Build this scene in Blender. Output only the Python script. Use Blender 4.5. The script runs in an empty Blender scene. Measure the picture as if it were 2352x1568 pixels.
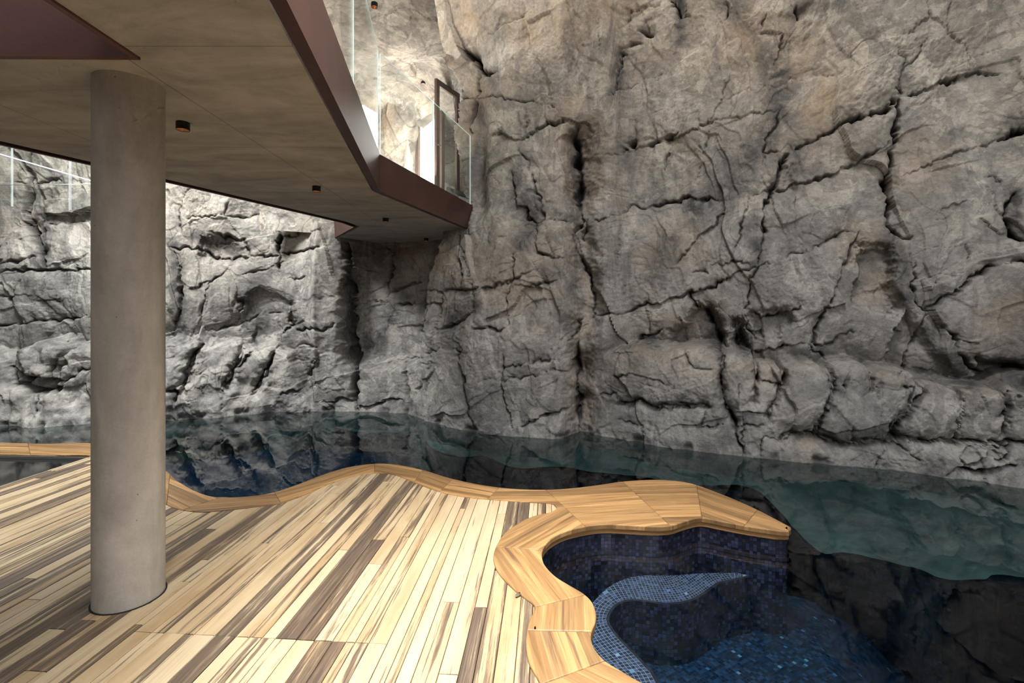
import bpy, bmesh, math, random
import numpy as np
from mathutils import Vector
from mathutils.geometry import tessellate_polygon

random.seed(7)
rng = np.random.default_rng(11)
SC = bpy.context.scene
COL = SC.collection
F, CX, HY, H = 1111.0, 1176.0, 710.0, 1.6      # focal length and horizon of the 2352 x 1568 frame, eye height
WZ = -0.125                                     # water level (deck top is z = 0)
CZ = 2.856                                      # underside of the concrete slab


# ------------------------------------------------------------------ helpers
def at(px, py, z=0.0):
    Y = F * (H - z) / (py - HY)
    return ((px - CX) / F * Y, Y)


def atY(px, py, Y):
    return ((px - CX) / F * Y, Y, H - (py - HY) / F * Y)


def link(o, parent=None):
    COL.objects.link(o)
    if parent is not None:
        o.parent = parent
    return o


def mesh_obj(name, verts, faces, mat, parent=None, smooth=False):
    me = bpy.data.meshes.new(name)
    me.from_pydata([tuple(v) for v in verts], [], [tuple(f) for f in faces])
    me.materials.append(mat)
    if smooth:
        me.polygons.foreach_set('use_smooth', [True] * len(me.polygons))
    me.update()
    return link(bpy.data.objects.new(name, me), parent)


def bm_obj(name, bm, mat, parent=None, smooth=False):
    bmesh.ops.recalc_face_normals(bm, faces=bm.faces)
    me = bpy.data.meshes.new(name)
    bm.to_mesh(me)
    bm.free()
    me.materials.append(mat)
    if smooth:
        me.polygons.foreach_set('use_smooth', [True] * len(me.polygons))
    return link(bpy.data.objects.new(name, me), parent)


def empty(name, loc=(0, 0, 0)):
    o = bpy.data.objects.new(name, None)
    o.location = loc
    o.empty_display_size = 0.2
    return link(o)


def tag(o, label=None, cat=None, group=None, kind=None):
    if label: o['label'] = label
    if cat: o['category'] = cat
    if group: o['group'] = group
    if kind: o['kind'] = kind
    return o


def add_box(bm, c, s, ax=(1, 0), bevel=0.0):
    """box centred at c, size s; ax = plan direction of its local x"""
    ax = Vector((ax[0], ax[1], 0)).normalized()
    ay = Vector((-ax.y, ax.x, 0))
    az = Vector((0, 0, 1))
    vs = []
    for k in (-1, 1):
        for j, i in ((-1, -1), (-1, 1), (1, 1), (1, -1)):
            vs.append(bm.verts.new(Vector(c) + ax * (i * s[0] / 2) + ay * (j * s[1] / 2) + az * (k * s[2] / 2)))
    fs = [(0, 3, 2, 1), (4, 5, 6, 7), (0, 1, 5, 4), (1, 2, 6, 5), (2, 3, 7, 6), (3, 0, 4, 7)]
    nf = [bm.faces.new([vs[q] for q in f]) for f in fs]
    if bevel:
        ed = list({e for f in nf for e in f.edges})
        bmesh.ops.bevel(bm, geom=ed, offset=bevel, segments=2, affect='EDGES', profile=0.6)
    return vs


def lathe(bm, prof, c=(0, 0, 0), n=40):
    """surface of revolution of (r, z) pairs about the vertical through c"""
    rings = []
    for r, z in prof:
        rings.append([bm.verts.new((c[0] + r * math.cos(2 * math.pi * k / n), c[1] + r * math.sin(2 * math.pi * k / n), c[2] + z)) for k in range(n)])
    for a, b in zip(rings[:-1], rings[1:]):
        for k in range(n):
            bm.faces.new((a[k], a[(k + 1) % n], b[(k + 1) % n], b[k]))
    return rings


def catmull(pts, step=6):
    P = np.array(pts, float)
    out = []
    for i in range(len(P) - 1):
        p0 = P[max(i - 1, 0)]; p1 = P[i]; p2 = P[i + 1]; p3 = P[min(i + 2, len(P) - 1)]
        for k in range(step):
            t = k / step
            out.append(0.5 * ((2 * p1) + (-p0 + p2) * t + (2 * p0 - 5 * p1 + 4 * p2 - p3) * t * t + (-p0 + 3 * p1 - 3 * p2 + p3) * t ** 3))
    out.append(P[-1])
    return np.array(out)


def inside(poly, x, y):
    """even-odd test, numpy arrays"""
    poly = np.asarray(poly, float)
    x = np.asarray(x, float); y = np.asarray(y, float)
    r = np.zeros(x.shape, bool)
    j = len(poly) - 1
    for i in range(len(poly)):
        xi, yi = poly[i]; xj, yj = poly[j]
        if yi != yj:
            c = ((yi > y) != (yj > y)) & (x < (xj - xi) * (y - yi) / (yj - yi) + xi)
            r ^= c
        j = i
    return r


# ------------------------------------------------------------------ noise (numpy)
_G = rng.random((8, 65536)) * 2 * np.pi
_GC, _GS = np.cos(_G).astype(np.float32), np.sin(_G).astype(np.float32)


def _hash(xi, yi, seed):
    h = (xi.astype(np.int64) * 374761393 + yi.astype(np.int64) * 668265263 + seed * 1274126177) & 0xFFFFFFFF
    h = ((h ^ (h >> 13)) * 1103515245) & 0xFFFFFFFF
    return ((h ^ (h >> 16)) & 0xFFFF)


def gnoise(x, y, seed=0):
    xi = np.floor(x); yi = np.floor(y)
    xf = x - xi; yf = y - yi
    u = xf * xf * xf * (xf * (xf * 6 - 15) + 10)
    w = yf * yf * yf * (yf * (yf * 6 - 15) + 10)
    r = []
    for dx, dy in ((0, 0), (1, 0), (0, 1), (1, 1)):
        h = _hash(xi + dx, yi + dy, seed)
        r.append(_GC[0][h] * (xf - dx) + _GS[0][h] * (yf - dy))
    return ((r[0] * (1 - u) + r[1] * u) * (1 - w) + (r[2] * (1 - u) + r[3] * u) * w) * 1.5


def fbm(x, y, seed=0, octv=4, gain=0.5, ridged=False):
    s = 0; a = 1.0; t = 0
    for o in range(octv):
        n = gnoise(x * 2 ** o + 17.3 * o, y * 2 ** o - 9.1 * o, seed + o)
        if ridged:
            n = 1 - 2 * np.abs(n)
        s = s + a * n; t += a; a *= gain
    return s / t


def facet(x, y, seed, grad, k, mode):
    """continuous faceted field: envelope of randomly tilted planes, one per jittered cell"""
    xi = np.floor(x); yi = np.floor(y)
    best = None
    for dx in (-1, 0, 1):
        for dy in (-1, 0, 1):
            cx = xi + dx; cy = yi + dy
            h1 = _hash(cx, cy, seed) / 65535.0
            h2 = _hash(cx, cy, seed + 71) / 65535.0
            h3 = _hash(cx, cy, seed + 142) / 65535.0 * 2 * np.pi
            h4 = _hash(cx, cy, seed + 213) / 65535.0
            ex = x - (cx + 0.1 + 0.8 * h1); ey = y - (cy + 0.1 + 0.8 * h2)
            g = grad * (0.3 + h4)
            pl = np.cos(h3) * g * ex + np.sin(h3) * g * ey + (h4 - 0.5) * 0.35
            if mode > 0:
                val = pl - k * (ex * ex + ey * ey)
                best = val if best is None else np.maximum(best, val)
            else:
                val = pl + k * (ex * ex + ey * ey)
                best = val if best is None else np.minimum(best, val)
    return best


def sstep(a, b, x):
    t = np.clip((x - a) / (b - a), 0, 1)
    return t * t * (3 - 2 * t)


# ------------------------------------------------------------------ materials
class NT:
    def __init__(self, name):
        self.m = bpy.data.materials.new(name)
        self.m.use_nodes = True
        self.t = self.m.node_tree
        self.t.nodes.clear()
        self.out = self.t.nodes.new('ShaderNodeOutputMaterial')

    def n(self, typ, ins=None, **kw):
        nd = self.t.nodes.new(typ)
        for k, v in kw.items():
            setattr(nd, k, v)
        for k, v in (ins or {}).items():
            self.set(nd, k, v)
        return nd

    def set(self, nd, k, v):
        s = nd.inputs[k]
        if hasattr(v, 'is_output') or isinstance(v, bpy.types.NodeSocket):
            self.t.links.new(v, s)
        else:
            s.default_value = v

    def math(self, op, a, b=0.0, c=None, clamp=False):
        nd = self.n('ShaderNodeMath', operation=op, use_clamp=clamp)
        self.set(nd, 0, a); self.set(nd, 1, b)
        if c is not None: self.set(nd, 2, c)
        return nd.outputs[0]

    def mix(self, f, a, b, typ='MIX'):
        nd = self.n('ShaderNodeMix', data_type='RGBA', blend_type=typ)
        nd.clamp_factor = True
        self.set(nd, 0, f)
        for k, v in ((6, a), (7, b)):
            self.set(nd, k, v if not isinstance(v, tuple) else (v + (1,))[:4])
        return nd.outputs[2]

    def ramp(self, f, stops, interp='LINEAR'):
        nd = self.n('ShaderNodeValToRGB')
        cr = nd.color_ramp
        cr.interpolation = interp
        while len(cr.elements) < len(stops):
            cr.elements.new(0.5)
        for e, (p, c) in zip(cr.elements, stops):
            e.position = p
            e.color = (c, c, c, 1) if isinstance(c, (int, float)) else (c + (1,))[:4]
        self.set(nd, 0, f)
        return nd.outputs[0]

    def noise(self, vec, scale, detail=4, rough=0.55, dist=0.0):
        nd = self.n('ShaderNodeTexNoise', {'Scale': scale, 'Detail': detail, 'Roughness': rough, 'Distortion': dist})
        if vec is not None: self.set(nd, 'Vector', vec)
        return nd.outputs[0]

    def mapping(self, vec, scale=(1, 1, 1), loc=(0, 0, 0), rot=(0, 0, 0)):
        nd = self.n('ShaderNodeMapping', {'Scale': scale, 'Location': loc, 'Rotation': rot})
        self.set(nd, 'Vector', vec)
        return nd.outputs[0]

    def pos(self):
        return self.n('ShaderNodeNewGeometry').outputs['Position']

    def attr(self, name):
        return self.n('ShaderNodeAttribute', attribute_name=name)

    def bump(self, h, strength=0.3, dist=0.01, normal=None):
        nd = self.n('ShaderNodeBump', {'Strength': strength, 'Distance': dist, 'Height': h})
        if normal is not None: self.set(nd, 'Normal', normal)
        return nd.outputs[0]

    def principled(self, color, rough=0.6, metal=0.0, normal=None, spec=0.5, **kw):
        p = self.n('ShaderNodeBsdfPrincipled')
        self.set(p, 'Base Color', color if not isinstance(color, tuple) else (color + (1,))[:4])
        self.set(p, 'Roughness', rough); self.set(p, 'Metallic', metal)
        self.set(p, 'Specular IOR Level', spec)
        if normal is not None: self.set(p, 'Normal', normal)
        for k, v in kw.items(): self.set(p, k, v)
        self.t.links.new(p.outputs[0], self.out.inputs[0])
        return p


def mat_rock():
    t = NT('sculpted_rock')
    p = t.pos()
    big = t.noise(p, 0.55, 3, 0.55, 0.6)
    mid = t.noise(p, 2.4, 5, 0.6, 1.2)
    fine = t.noise(p, 26, 4, 0.7)
    grit = t.noise(p, 140, 2, 0.7)
    streak = t.noise(t.mapping(p, (5.5, 5.5, 0.55)), 1.0, 5, 0.6, 0.4)
    col = t.mix(t.ramp(mid, [(0.30, 0.0), (0.68, 1.0)]), (0.225, 0.216, 0.203), (0.430, 0.410, 0.382))
    # sharp-edged paler plaster patches
    col = t.mix(t.math('MULTIPLY', t.ramp(t.noise(p, 1.25, 5, 0.62, 1.6), [(0.50, 0.0), (0.52, 1.0)]), 0.6), col, (0.52, 0.487, 0.44))
    col = t.mix(t.math('MULTIPLY', t.ramp(t.noise(p, 1.9, 4, 0.6, 1.8), [(0.54, 0.0), (0.56, 1.0)]), 0.55), col, (0.20, 0.192, 0.182))
    # warm mineral tint
    warm = t.attr('warm').outputs['Fac']
    wn = t.ramp(t.noise(p, 1.6, 5, 0.6, 0.8), [(0.36, 0.0), (0.66, 1.0)])
    col = t.mix(t.math('MULTIPLY', warm, t.math('MULTIPLY', t.math('ADD', wn, 0.2), 0.75), clamp=True), col, (0.40, 0.305, 0.215))
    cool = t.ramp(big, [(0.42, 0.0), (0.66, 1.0)])
    col = t.mix(t.math('MULTIPLY', cool, 0.35), col, (0.27, 0.262, 0.252))
    zz = t.n('ShaderNodeSeparateXYZ'); t.set(zz, 0, p)
    hz = t.ramp(t.math('ADD', t.math('MULTIPLY', zz.outputs[2], 0.2), t.math('MULTIPLY', t.math('SUBTRACT', big, 0.5), 0.9)), [(0.30, 0.0), (0.85, 1.0)])
    col = t.mix(hz, col, t.mix(1.0, col, (1.04, 0.965, 0.865), 'MULTIPLY'))
    # dark run-off streaks
    st = t.ramp(streak, [(0.54, 0.0), (0.74, 1.0)])
    col = t.mix(t.math('MULTIPLY', st, 0.6), col, (0.105, 0.101, 0.098))
    sm = t.ramp(t.noise(t.mapping(p, (1.0, 1.0, 0.7), (3, 1, 7)), 1.15, 5, 0.66, 0.9), [(0.50, 0.0), (0.68, 1.0)])
    col = t.mix(t.math('MULTIPLY', sm, 0.62), col, (0.085, 0.082, 0.080))
    sp = t.ramp(fine, [(0.25, 0.74), (0.75, 1.16)])
    col = t.mix(1.0, col, sp, 'MULTIPLY')
    col = t.mix(1.0, col, t.ramp(grit, [(0.2, 0.86), (0.8, 1.12)]), 'MULTIPLY')
    wet = t.math('MULTIPLY', t.math('SUBTRACT', WZ + 0.012, zz.outputs[2]), 60.0, clamp=True)
    col = t.mix(wet, col, t.mix(1.0, col, (0.16, 0.21, 0.21), 'MULTIPLY'))
    # mineral stains, painted recess shade, and dirt held in the cracks
    sa = t.attr('stain_shade').outputs['Fac']
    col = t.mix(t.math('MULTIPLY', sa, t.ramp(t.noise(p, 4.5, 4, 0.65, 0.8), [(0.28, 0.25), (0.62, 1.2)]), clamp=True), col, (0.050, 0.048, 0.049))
    ca = t.attr('crack').outputs['Fac']
    col = t.mix(t.math('MULTIPLY', ca, 0.93, clamp=True), col, (0.012, 0.011, 0.012))
    hgt = t.math('ADD', t.math('MULTIPLY', fine, 0.75), t.math('MULTIPLY', grit, 0.25))
    nb = t.bump(t.math('ADD', hgt, t.math('MULTIPLY', mid, 1.2)), 0.5, 0.028)
    t.principled(col, 0.88, normal=nb, spec=0.22)
    return t.m


def mat_concrete(name, base, joints=False, streak=(1, 1, 1)):
    t = NT(name)
    p = t.pos()
    a = t.noise(t.mapping(p, streak), 1.3, 6, 0.6, 0.7)
    b = t.noise(p, 9, 5, 0.6)
    c = t.noise(p, 90, 3, 0.6)
    dk = tuple(v * 0.66 for v in base); lt = tuple(min(1, v * 1.17) for v in base)
    col = t.mix(t.ramp(a, [(0.3, 0.0), (0.7, 1.0)]), dk, lt)
    col = t.mix(1.0, col, t.ramp(b, [(0.25, 0.88), (0.75, 1.08)]), 'MULTIPLY')
    col = t.mix(1.0, col, t.ramp(c, [(0.25, 0.94), (0.75, 1.05)]), 'MULTIPLY')
    # tiny blow holes
    vo = t.n('ShaderNodeTexVoronoi', {'Scale': 16.0, 'Randomness': 1.0}, feature='F1')
    t.set(vo, 'Vector', p)
    rnd = t.n('ShaderNodeSeparateColor'); t.set(rnd, 0, vo.outputs['Color'])
    hole = t.math('MULTIPLY', t.math('LESS_THAN', vo.outputs['Distance'], 0.055), t.math('GREATER_THAN', rnd.outputs[0], 0.55))
    col = t.mix(t.math('MULTIPLY', hole, 0.7), col, (0.03, 0.028, 0.026))
    h = t.math('ADD', t.math('MULTIPLY', b, 0.6), t.math('MULTIPLY', c, 0.2))
    if joints:
        s = t.n('ShaderNodeSeparateXYZ'); t.set(s, 0, p)
        ln = None
        for ax, off, w in ((0, -1.93, 0.0035), (1, 2.31, 0.003), (1, 3.75, 0.0035), (1, 5.2, 0.0035), (0, -3.15, 0.003)):
            q = t.math('LESS_THAN', t.math('ABSOLUTE', t.math('SUBTRACT', s.outputs[ax], off)), w)
            ln = q if ln is None else t.math('MAXIMUM', ln, q)
        col = t.mix(t.math('MULTIPLY', ln, 0.55), col, (0.05, 0.045, 0.04))
    t.principled(col, 0.72, normal=t.bump(h, 0.25, 0.01), spec=0.3)
    return t.m


def mat_corten():
    t = NT('rusted_steel')
    p = t.pos()
    a = t.noise(p, 3.0, 6, 0.65)
    b = t.noise(p, 160, 3, 0.6)
    col = t.mix(t.ramp(a, [(0.3, 0.0), (0.7, 1.0)]), (0.058, 0.024, 0.019), (0.098, 0.040, 0.030))
    col = t.mix(1.0, col, t.ramp(b, [(0.3, 0.85), (0.7, 1.15)]), 'MULTIPLY')
    t.principled(col, 0.42, metal=0.25, normal=t.bump(b, 0.12, 0.004), spec=0.5)
    return t.m


def mat_plain(name, col, rough=0.5, metal=0.0, spec=0.5, em=None, es=0.0):
    t = NT(name)
    nz = t.noise(t.pos(), 60, 3)
    c = t.mix(1.0, col, t.ramp(nz, [(0.3, 0.92), (0.7, 1.06)]), 'MULTIPLY')
    p = t.principled(c, rough, metal, spec=spec)
    if em:
        t.set(p, 'Emission Color', em + (1,)); t.set(p, 'Emission Strength', es)
    return t.m


def mat_deck():
    """long pale hardwood boards with dark heartwood bands; attribute gc = (along, across, random)"""
    t = NT('deck_boards')
    g = t.attr('gc').outputs['Vector']
    tone = t.attr('tone').outputs['Fac']
    sep = t.n('ShaderNodeSeparateXYZ'); t.set(sep, 0, g)
    rz = t.math('MULTIPLY', sep.outputs[2], 37.0)
    def vec(sx, sy):
        c = t.n('ShaderNodeCombineXYZ')
        t.set(c, 0, t.math('MULTIPLY', sep.outputs[0], sx)); t.set(c, 1, t.math('MULTIPLY', sep.outputs[1], sy)); t.set(c, 2, rz)
        return c.outputs[0]
    grain = t.noise(vec(2.2, 150), 1.0, 5, 0.6, 0.3)
    cloud = t.noise(vec(1.6, 9), 1.0, 4, 0.55, 0.5)
    band = t.noise(vec(0.8, 26), 1.0, 6, 0.62, 0.7)
    rag = t.noise(vec(4.5, 70), 1.0, 5, 0.7, 0.5)
    col = t.mix(t.ramp(cloud, [(0.3, 0.0), (0.7, 1.0)]), (0.285, 0.182, 0.084), (0.50, 0.375, 0.225))
    wt = t.math('FRACT', t.math('MULTIPLY', sep.outputs[2], 7.13))
    col = t.mix(t.math('MULTIPLY', wt, 0.55), col, (0.60, 0.50, 0.345))
    col = t.mix(t.math('MULTIPLY', t.ramp(grain, [(0.45, 0.0), (0.72, 1.0)]), 0.4), col, (0.36, 0.225, 0.10))
    # dark heart
    lev = t.math('ADD', t.math('MULTIPLY', band, 0.72), t.math('MULTIPLY', rag, 0.28))
    thr = t.math('ADD', lev, t.math('MULTIPLY', t.math('SUBTRACT', tone, 0.5), 0.30))
    dk = t.ramp(thr, [(0.505, 0.0), (0.56, 0.75), (0.64, 0.97)])
    dcol = t.mix(t.ramp(grain, [(0.3, 0.0), (0.7, 1.0)]), (0.036, 0.025, 0.020), (0.135, 0.090, 0.060))
    col = t.mix(dk, col, dcol)
    nb = t.bump(t.math('ADD', grain, t.math('MULTIPLY', rag, 0.4)), 0.12, 0.004)
    t.principled(col, t.ramp(grain, [(0.2, 0.42), (0.8, 0.6)]), normal=nb, spec=0.4)
    return t.m


def mat_teak(name='coping_timber', tint=(1, 1, 1), dark=1.0):
    t = NT(name)
    g = t.attr('gc').outputs['Vector']
    sep = t.n('ShaderNodeSeparateXYZ'); t.set(sep, 0, g)
    lam = t.math('FLOOR', t.math('MULTIPLY', sep.outputs[1], 17.0))
    wn = t.n('ShaderNodeTexWhiteNoise', noise_dimensions='2D')
    c2 = t.n('ShaderNodeCombineXYZ'); t.set(c2, 0, lam); t.set(c2, 1, t.math('MULTIPLY', sep.outputs[2], 91.0))
    t.set(wn, 'Vector', c2.outputs[0])
    rz = t.math('ADD', t.math('MULTIPLY', sep.outputs[2], 41.0), t.math('MULTIPLY', lam, 3.7))
    def vec(sx, sy):
        c = t.n('ShaderNodeCombineXYZ')
        t.set(c, 0, t.math('MULTIPLY', sep.outputs[0], sx)); t.set(c, 1, t.math('MULTIPLY', sep.outputs[1], sy)); t.set(c, 2, rz)
        return c.outputs[0]
    grain = t.noise(vec(2.5, 130), 1.0, 5, 0.62, 0.4)
    cloud = t.noise(vec(1.5, 22), 1.0, 5, 0.6, 0.6)
    A = tuple(a * b for a, b in zip((0.185, 0.092, 0.033), tint)); B = tuple(a * b for a, b in zip((0.43, 0.255, 0.105), tint))
    col = t.mix(t.ramp(cloud, [(0.28, 0.0), (0.7, 1.0)]), A, B)
    col = t.mix(1.0, col, t.ramp(wn.outputs[0], [(0.0, 0.52), (1.0, 1.28)]), 'MULTIPLY')
    col = t.mix(t.math('MULTIPLY', t.ramp(grain, [(0.5, 0.0), (0.75, 1.0)]), 0.62), col, (0.15, 0.075, 0.030))
    dl = t.ramp(t.noise(vec(0.7, 34), 1.0, 4, 0.6, 0.6), [(0.575, 0.0), (0.68, 1.0)])
    col = t.mix(t.math('MULTIPLY', dl, 0.72), col, (0.085, 0.05, 0.032))
    t.principled(col, 0.5, normal=t.bump(grain, 0.1, 0.003), spec=0.35)
    return t.m


def mat_tile(name, lo, hi, grout, size=0.024, spark=0.0, rough=0.18):
    """square glass mosaic laid along attribute tc (metres)"""
    t = NT(name)
    v = t.mapping(t.attr('tc').outputs['Vector'], (1 / size, 1 / size, 1 / size))
    fr = t.n('ShaderNodeVectorMath', operation='FRACTION'); t.set(fr, 0, v)
    fl = t.n('ShaderNodeVectorMath', operation='FLOOR'); t.set(fl, 0, v)
    s = t.n('ShaderNodeSeparateXYZ'); t.set(s, 0, fr.outputs[0])
    d = t.math('MAXIMUM', t.math('ABSOLUTE', t.math('SUBTRACT', s.outputs[0], 0.5)), t.math('ABSOLUTE', t.math('SUBTRACT', s.outputs[1], 0.5)))
    gr = t.ramp(d, [(0.435, 0.0), (0.465, 1.0)])
    wn = t.n('ShaderNodeTexWhiteNoise', noise_dimensions='2D'); t.set(wn, 'Vector', fl.outputs[0])
    r = t.math('POWER', wn.outputs[0], 2.2)
    col = t.mix(r, lo, hi)
    if spark:
        sp = t.math('GREATER_THAN', wn.outputs[0], 1 - spark)
        hue = t.n('ShaderNodeSeparateColor'); t.set(hue, 0, wn.outputs[1])
        col = t.mix(sp, col, t.mix(hue.outputs[1], (0.03, 0.08, 0.22), (0.12, 0.20, 0.26)))
    col = t.mix(gr, col, grout)
    t.principled(col, rough, normal=t.bump(t.math('SUBTRACT', 1.0, gr), 0.3, 0.002), spec=0.6)
    return t.m


def mat_water():
    t = NT('pool_water')
    p = t.pos()
    g = t.n('ShaderNodeNewGeometry')
    nb = t.bump(t.noise(p, 5.0, 3, 0.5), 0.03, 0.01)
    dt = t.n('ShaderNodeVectorMath', operation='DOT_PRODUCT'); t.set(dt, 0, g.outputs['Incoming']); t.set(dt, 1, nb)
    c = t.math('SUBTRACT', 1.0, t.math('ABSOLUTE', dt.outputs['Value']), clamp=True)
    fr = t.math('ADD', 0.02, t.math('MULTIPLY', t.math('POWER', c, 5.0), 0.98), clamp=True)
    fr = t.math('MULTIPLY', fr, t.math('SUBTRACT', 1.0, g.outputs['Backfacing']))
    tr = t.n('ShaderNodeBsdfTransparent', {'Color': (0.96, 0.98, 0.98, 1)})
    gl = t.n('ShaderNodeBsdfGlossy', {'Color': (1, 1, 1, 1), 'Roughness': 0.004}); t.set(gl, 'Normal', nb)
    mx = t.n('ShaderNodeMixShader'); t.set(mx, 0, fr)
    t.t.links.new(tr.outputs[0], mx.inputs[1]); t.t.links.new(gl.outputs[0], mx.inputs[2])
    t.t.links.new(mx.outputs[0], t.out.inputs[0])
    va = t.n('ShaderNodeVolumeAbsorption', {'Color': (0.22, 0.62, 0.70, 1), 'Density': 0.85})
    t.t.links.new(va.outputs[0], t.out.inputs['Volume'])
    return t.m


def mat_glass(name, tint=(0.95, 0.97, 0.96), refl=1.0):
    t = NT(name)
    g = t.n('ShaderNodeNewGeometry')
    dt = t.n('ShaderNodeVectorMath', operation='DOT_PRODUCT'); t.set(dt, 0, g.outputs['Incoming']); t.set(dt, 1, g.outputs['Normal'])
    c = t.math('SUBTRACT', 1.0, t.math('ABSOLUTE', dt.outputs['Value']), clamp=True)
    fr = t.math('ADD', 0.04, t.math('MULTIPLY', t.math('POWER', c, 5.0), 0.8 * refl), clamp=True)
    tr = t.n('ShaderNodeBsdfTransparent', {'Color': tint + (1,)})
    gl = t.n('ShaderNodeBsdfGlossy', {'Color': (1, 1, 1, 1), 'Roughness': 0.01})
    mx = t.n('ShaderNodeMixShader'); t.set(mx, 0, fr)
    t.t.links.new(tr.outputs[0], mx.inputs[1]); t.t.links.new(gl.outputs[0], mx.inputs[2])
    t.t.links.new(mx.outputs[0], t.out.inputs[0])
    return t.m


M = dict(
    rock=mat_rock(),
    slab=mat_concrete('board_marked_concrete', (0.43, 0.412, 0.375), joints=True, streak=(1.0, 2.6, 1)),
    column=mat_concrete('cast_concrete', (0.46, 0.425, 0.38), streak=(2.2, 2.2, 0.7)),
    corten=mat_corten(),
    lining=mat_plain('void_steel', (0.13, 0.058, 0.051), 0.6),  # lighter copy of the rusted steel, standing in for light missing inside
    black=mat_plain('black_metal', (0.012, 0.012, 0.013), 0.4, 0.2),
    gap=mat_plain('dark_joint', (0.01, 0.009, 0.008), 0.9),
    copper=mat_plain('copper_reflector', (0.62, 0.25, 0.10), 0.28, 0.9, em=(1.0, 0.36, 0.12), es=0.08),
    steel=mat_plain('brushed_steel', (0.55, 0.55, 0.55), 0.3, 0.9),
    frame=mat_plain('brown_frame', (0.17, 0.115, 0.09), 0.5, 0.2),
    lintel=mat_plain('pale_plaster', (0.56, 0.51, 0.45), 0.85),
    deck=mat_deck(),
    teak=mat_teak(),
    teak2=mat_teak('coping_edge_timber', (1.05, 1.0, 0.92)),
    tile_wall=mat_tile('wall_mosaic', (0.010, 0.010, 0.016), (0.045, 0.050, 0.105), (0.010, 0.010, 0.013), 0.025),
    tile_dark=mat_tile('deep_mosaic', (0.004, 0.004, 0.006), (0.014, 0.017, 0.034), (0.004, 0.004, 0.005), 0.025),  # darker copy of the wall mosaic, depth shade put into its colour
    tile_bench=mat_tile('bench_mosaic', (0.012, 0.015, 0.030), (0.042, 0.050, 0.105), (0.17, 0.185, 0.215), 0.024, spark=0.004),
    tile_floor=mat_tile('floor_mosaic', (0.005, 0.009, 0.020), (0.021, 0.043, 0.092), (0.018, 0.028, 0.046), 0.024, spark=0.010),
    water=mat_water(),
    glass=mat_glass('clear_glass'),
    edge=mat_plain('glass_edge', (0.72, 0.85, 0.80), 0.2, 0.0, em=(0.80, 0.95, 0.90), es=0.35),  # glass edges glow by emission, standing in for light caught in them
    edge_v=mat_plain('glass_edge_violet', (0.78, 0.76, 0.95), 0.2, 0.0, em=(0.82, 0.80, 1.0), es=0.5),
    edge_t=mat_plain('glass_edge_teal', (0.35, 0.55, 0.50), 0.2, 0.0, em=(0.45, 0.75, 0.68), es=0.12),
    pane=mat_plain('daylit_pane', (0.95, 0.95, 0.93), 0.6, em=(1.0, 0.98, 0.94), es=1.6),
    floorglass=mat_plain('dark_floor_glass', (0.012, 0.011, 0.010), 0.06, 0.0, 0.9),
)

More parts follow.
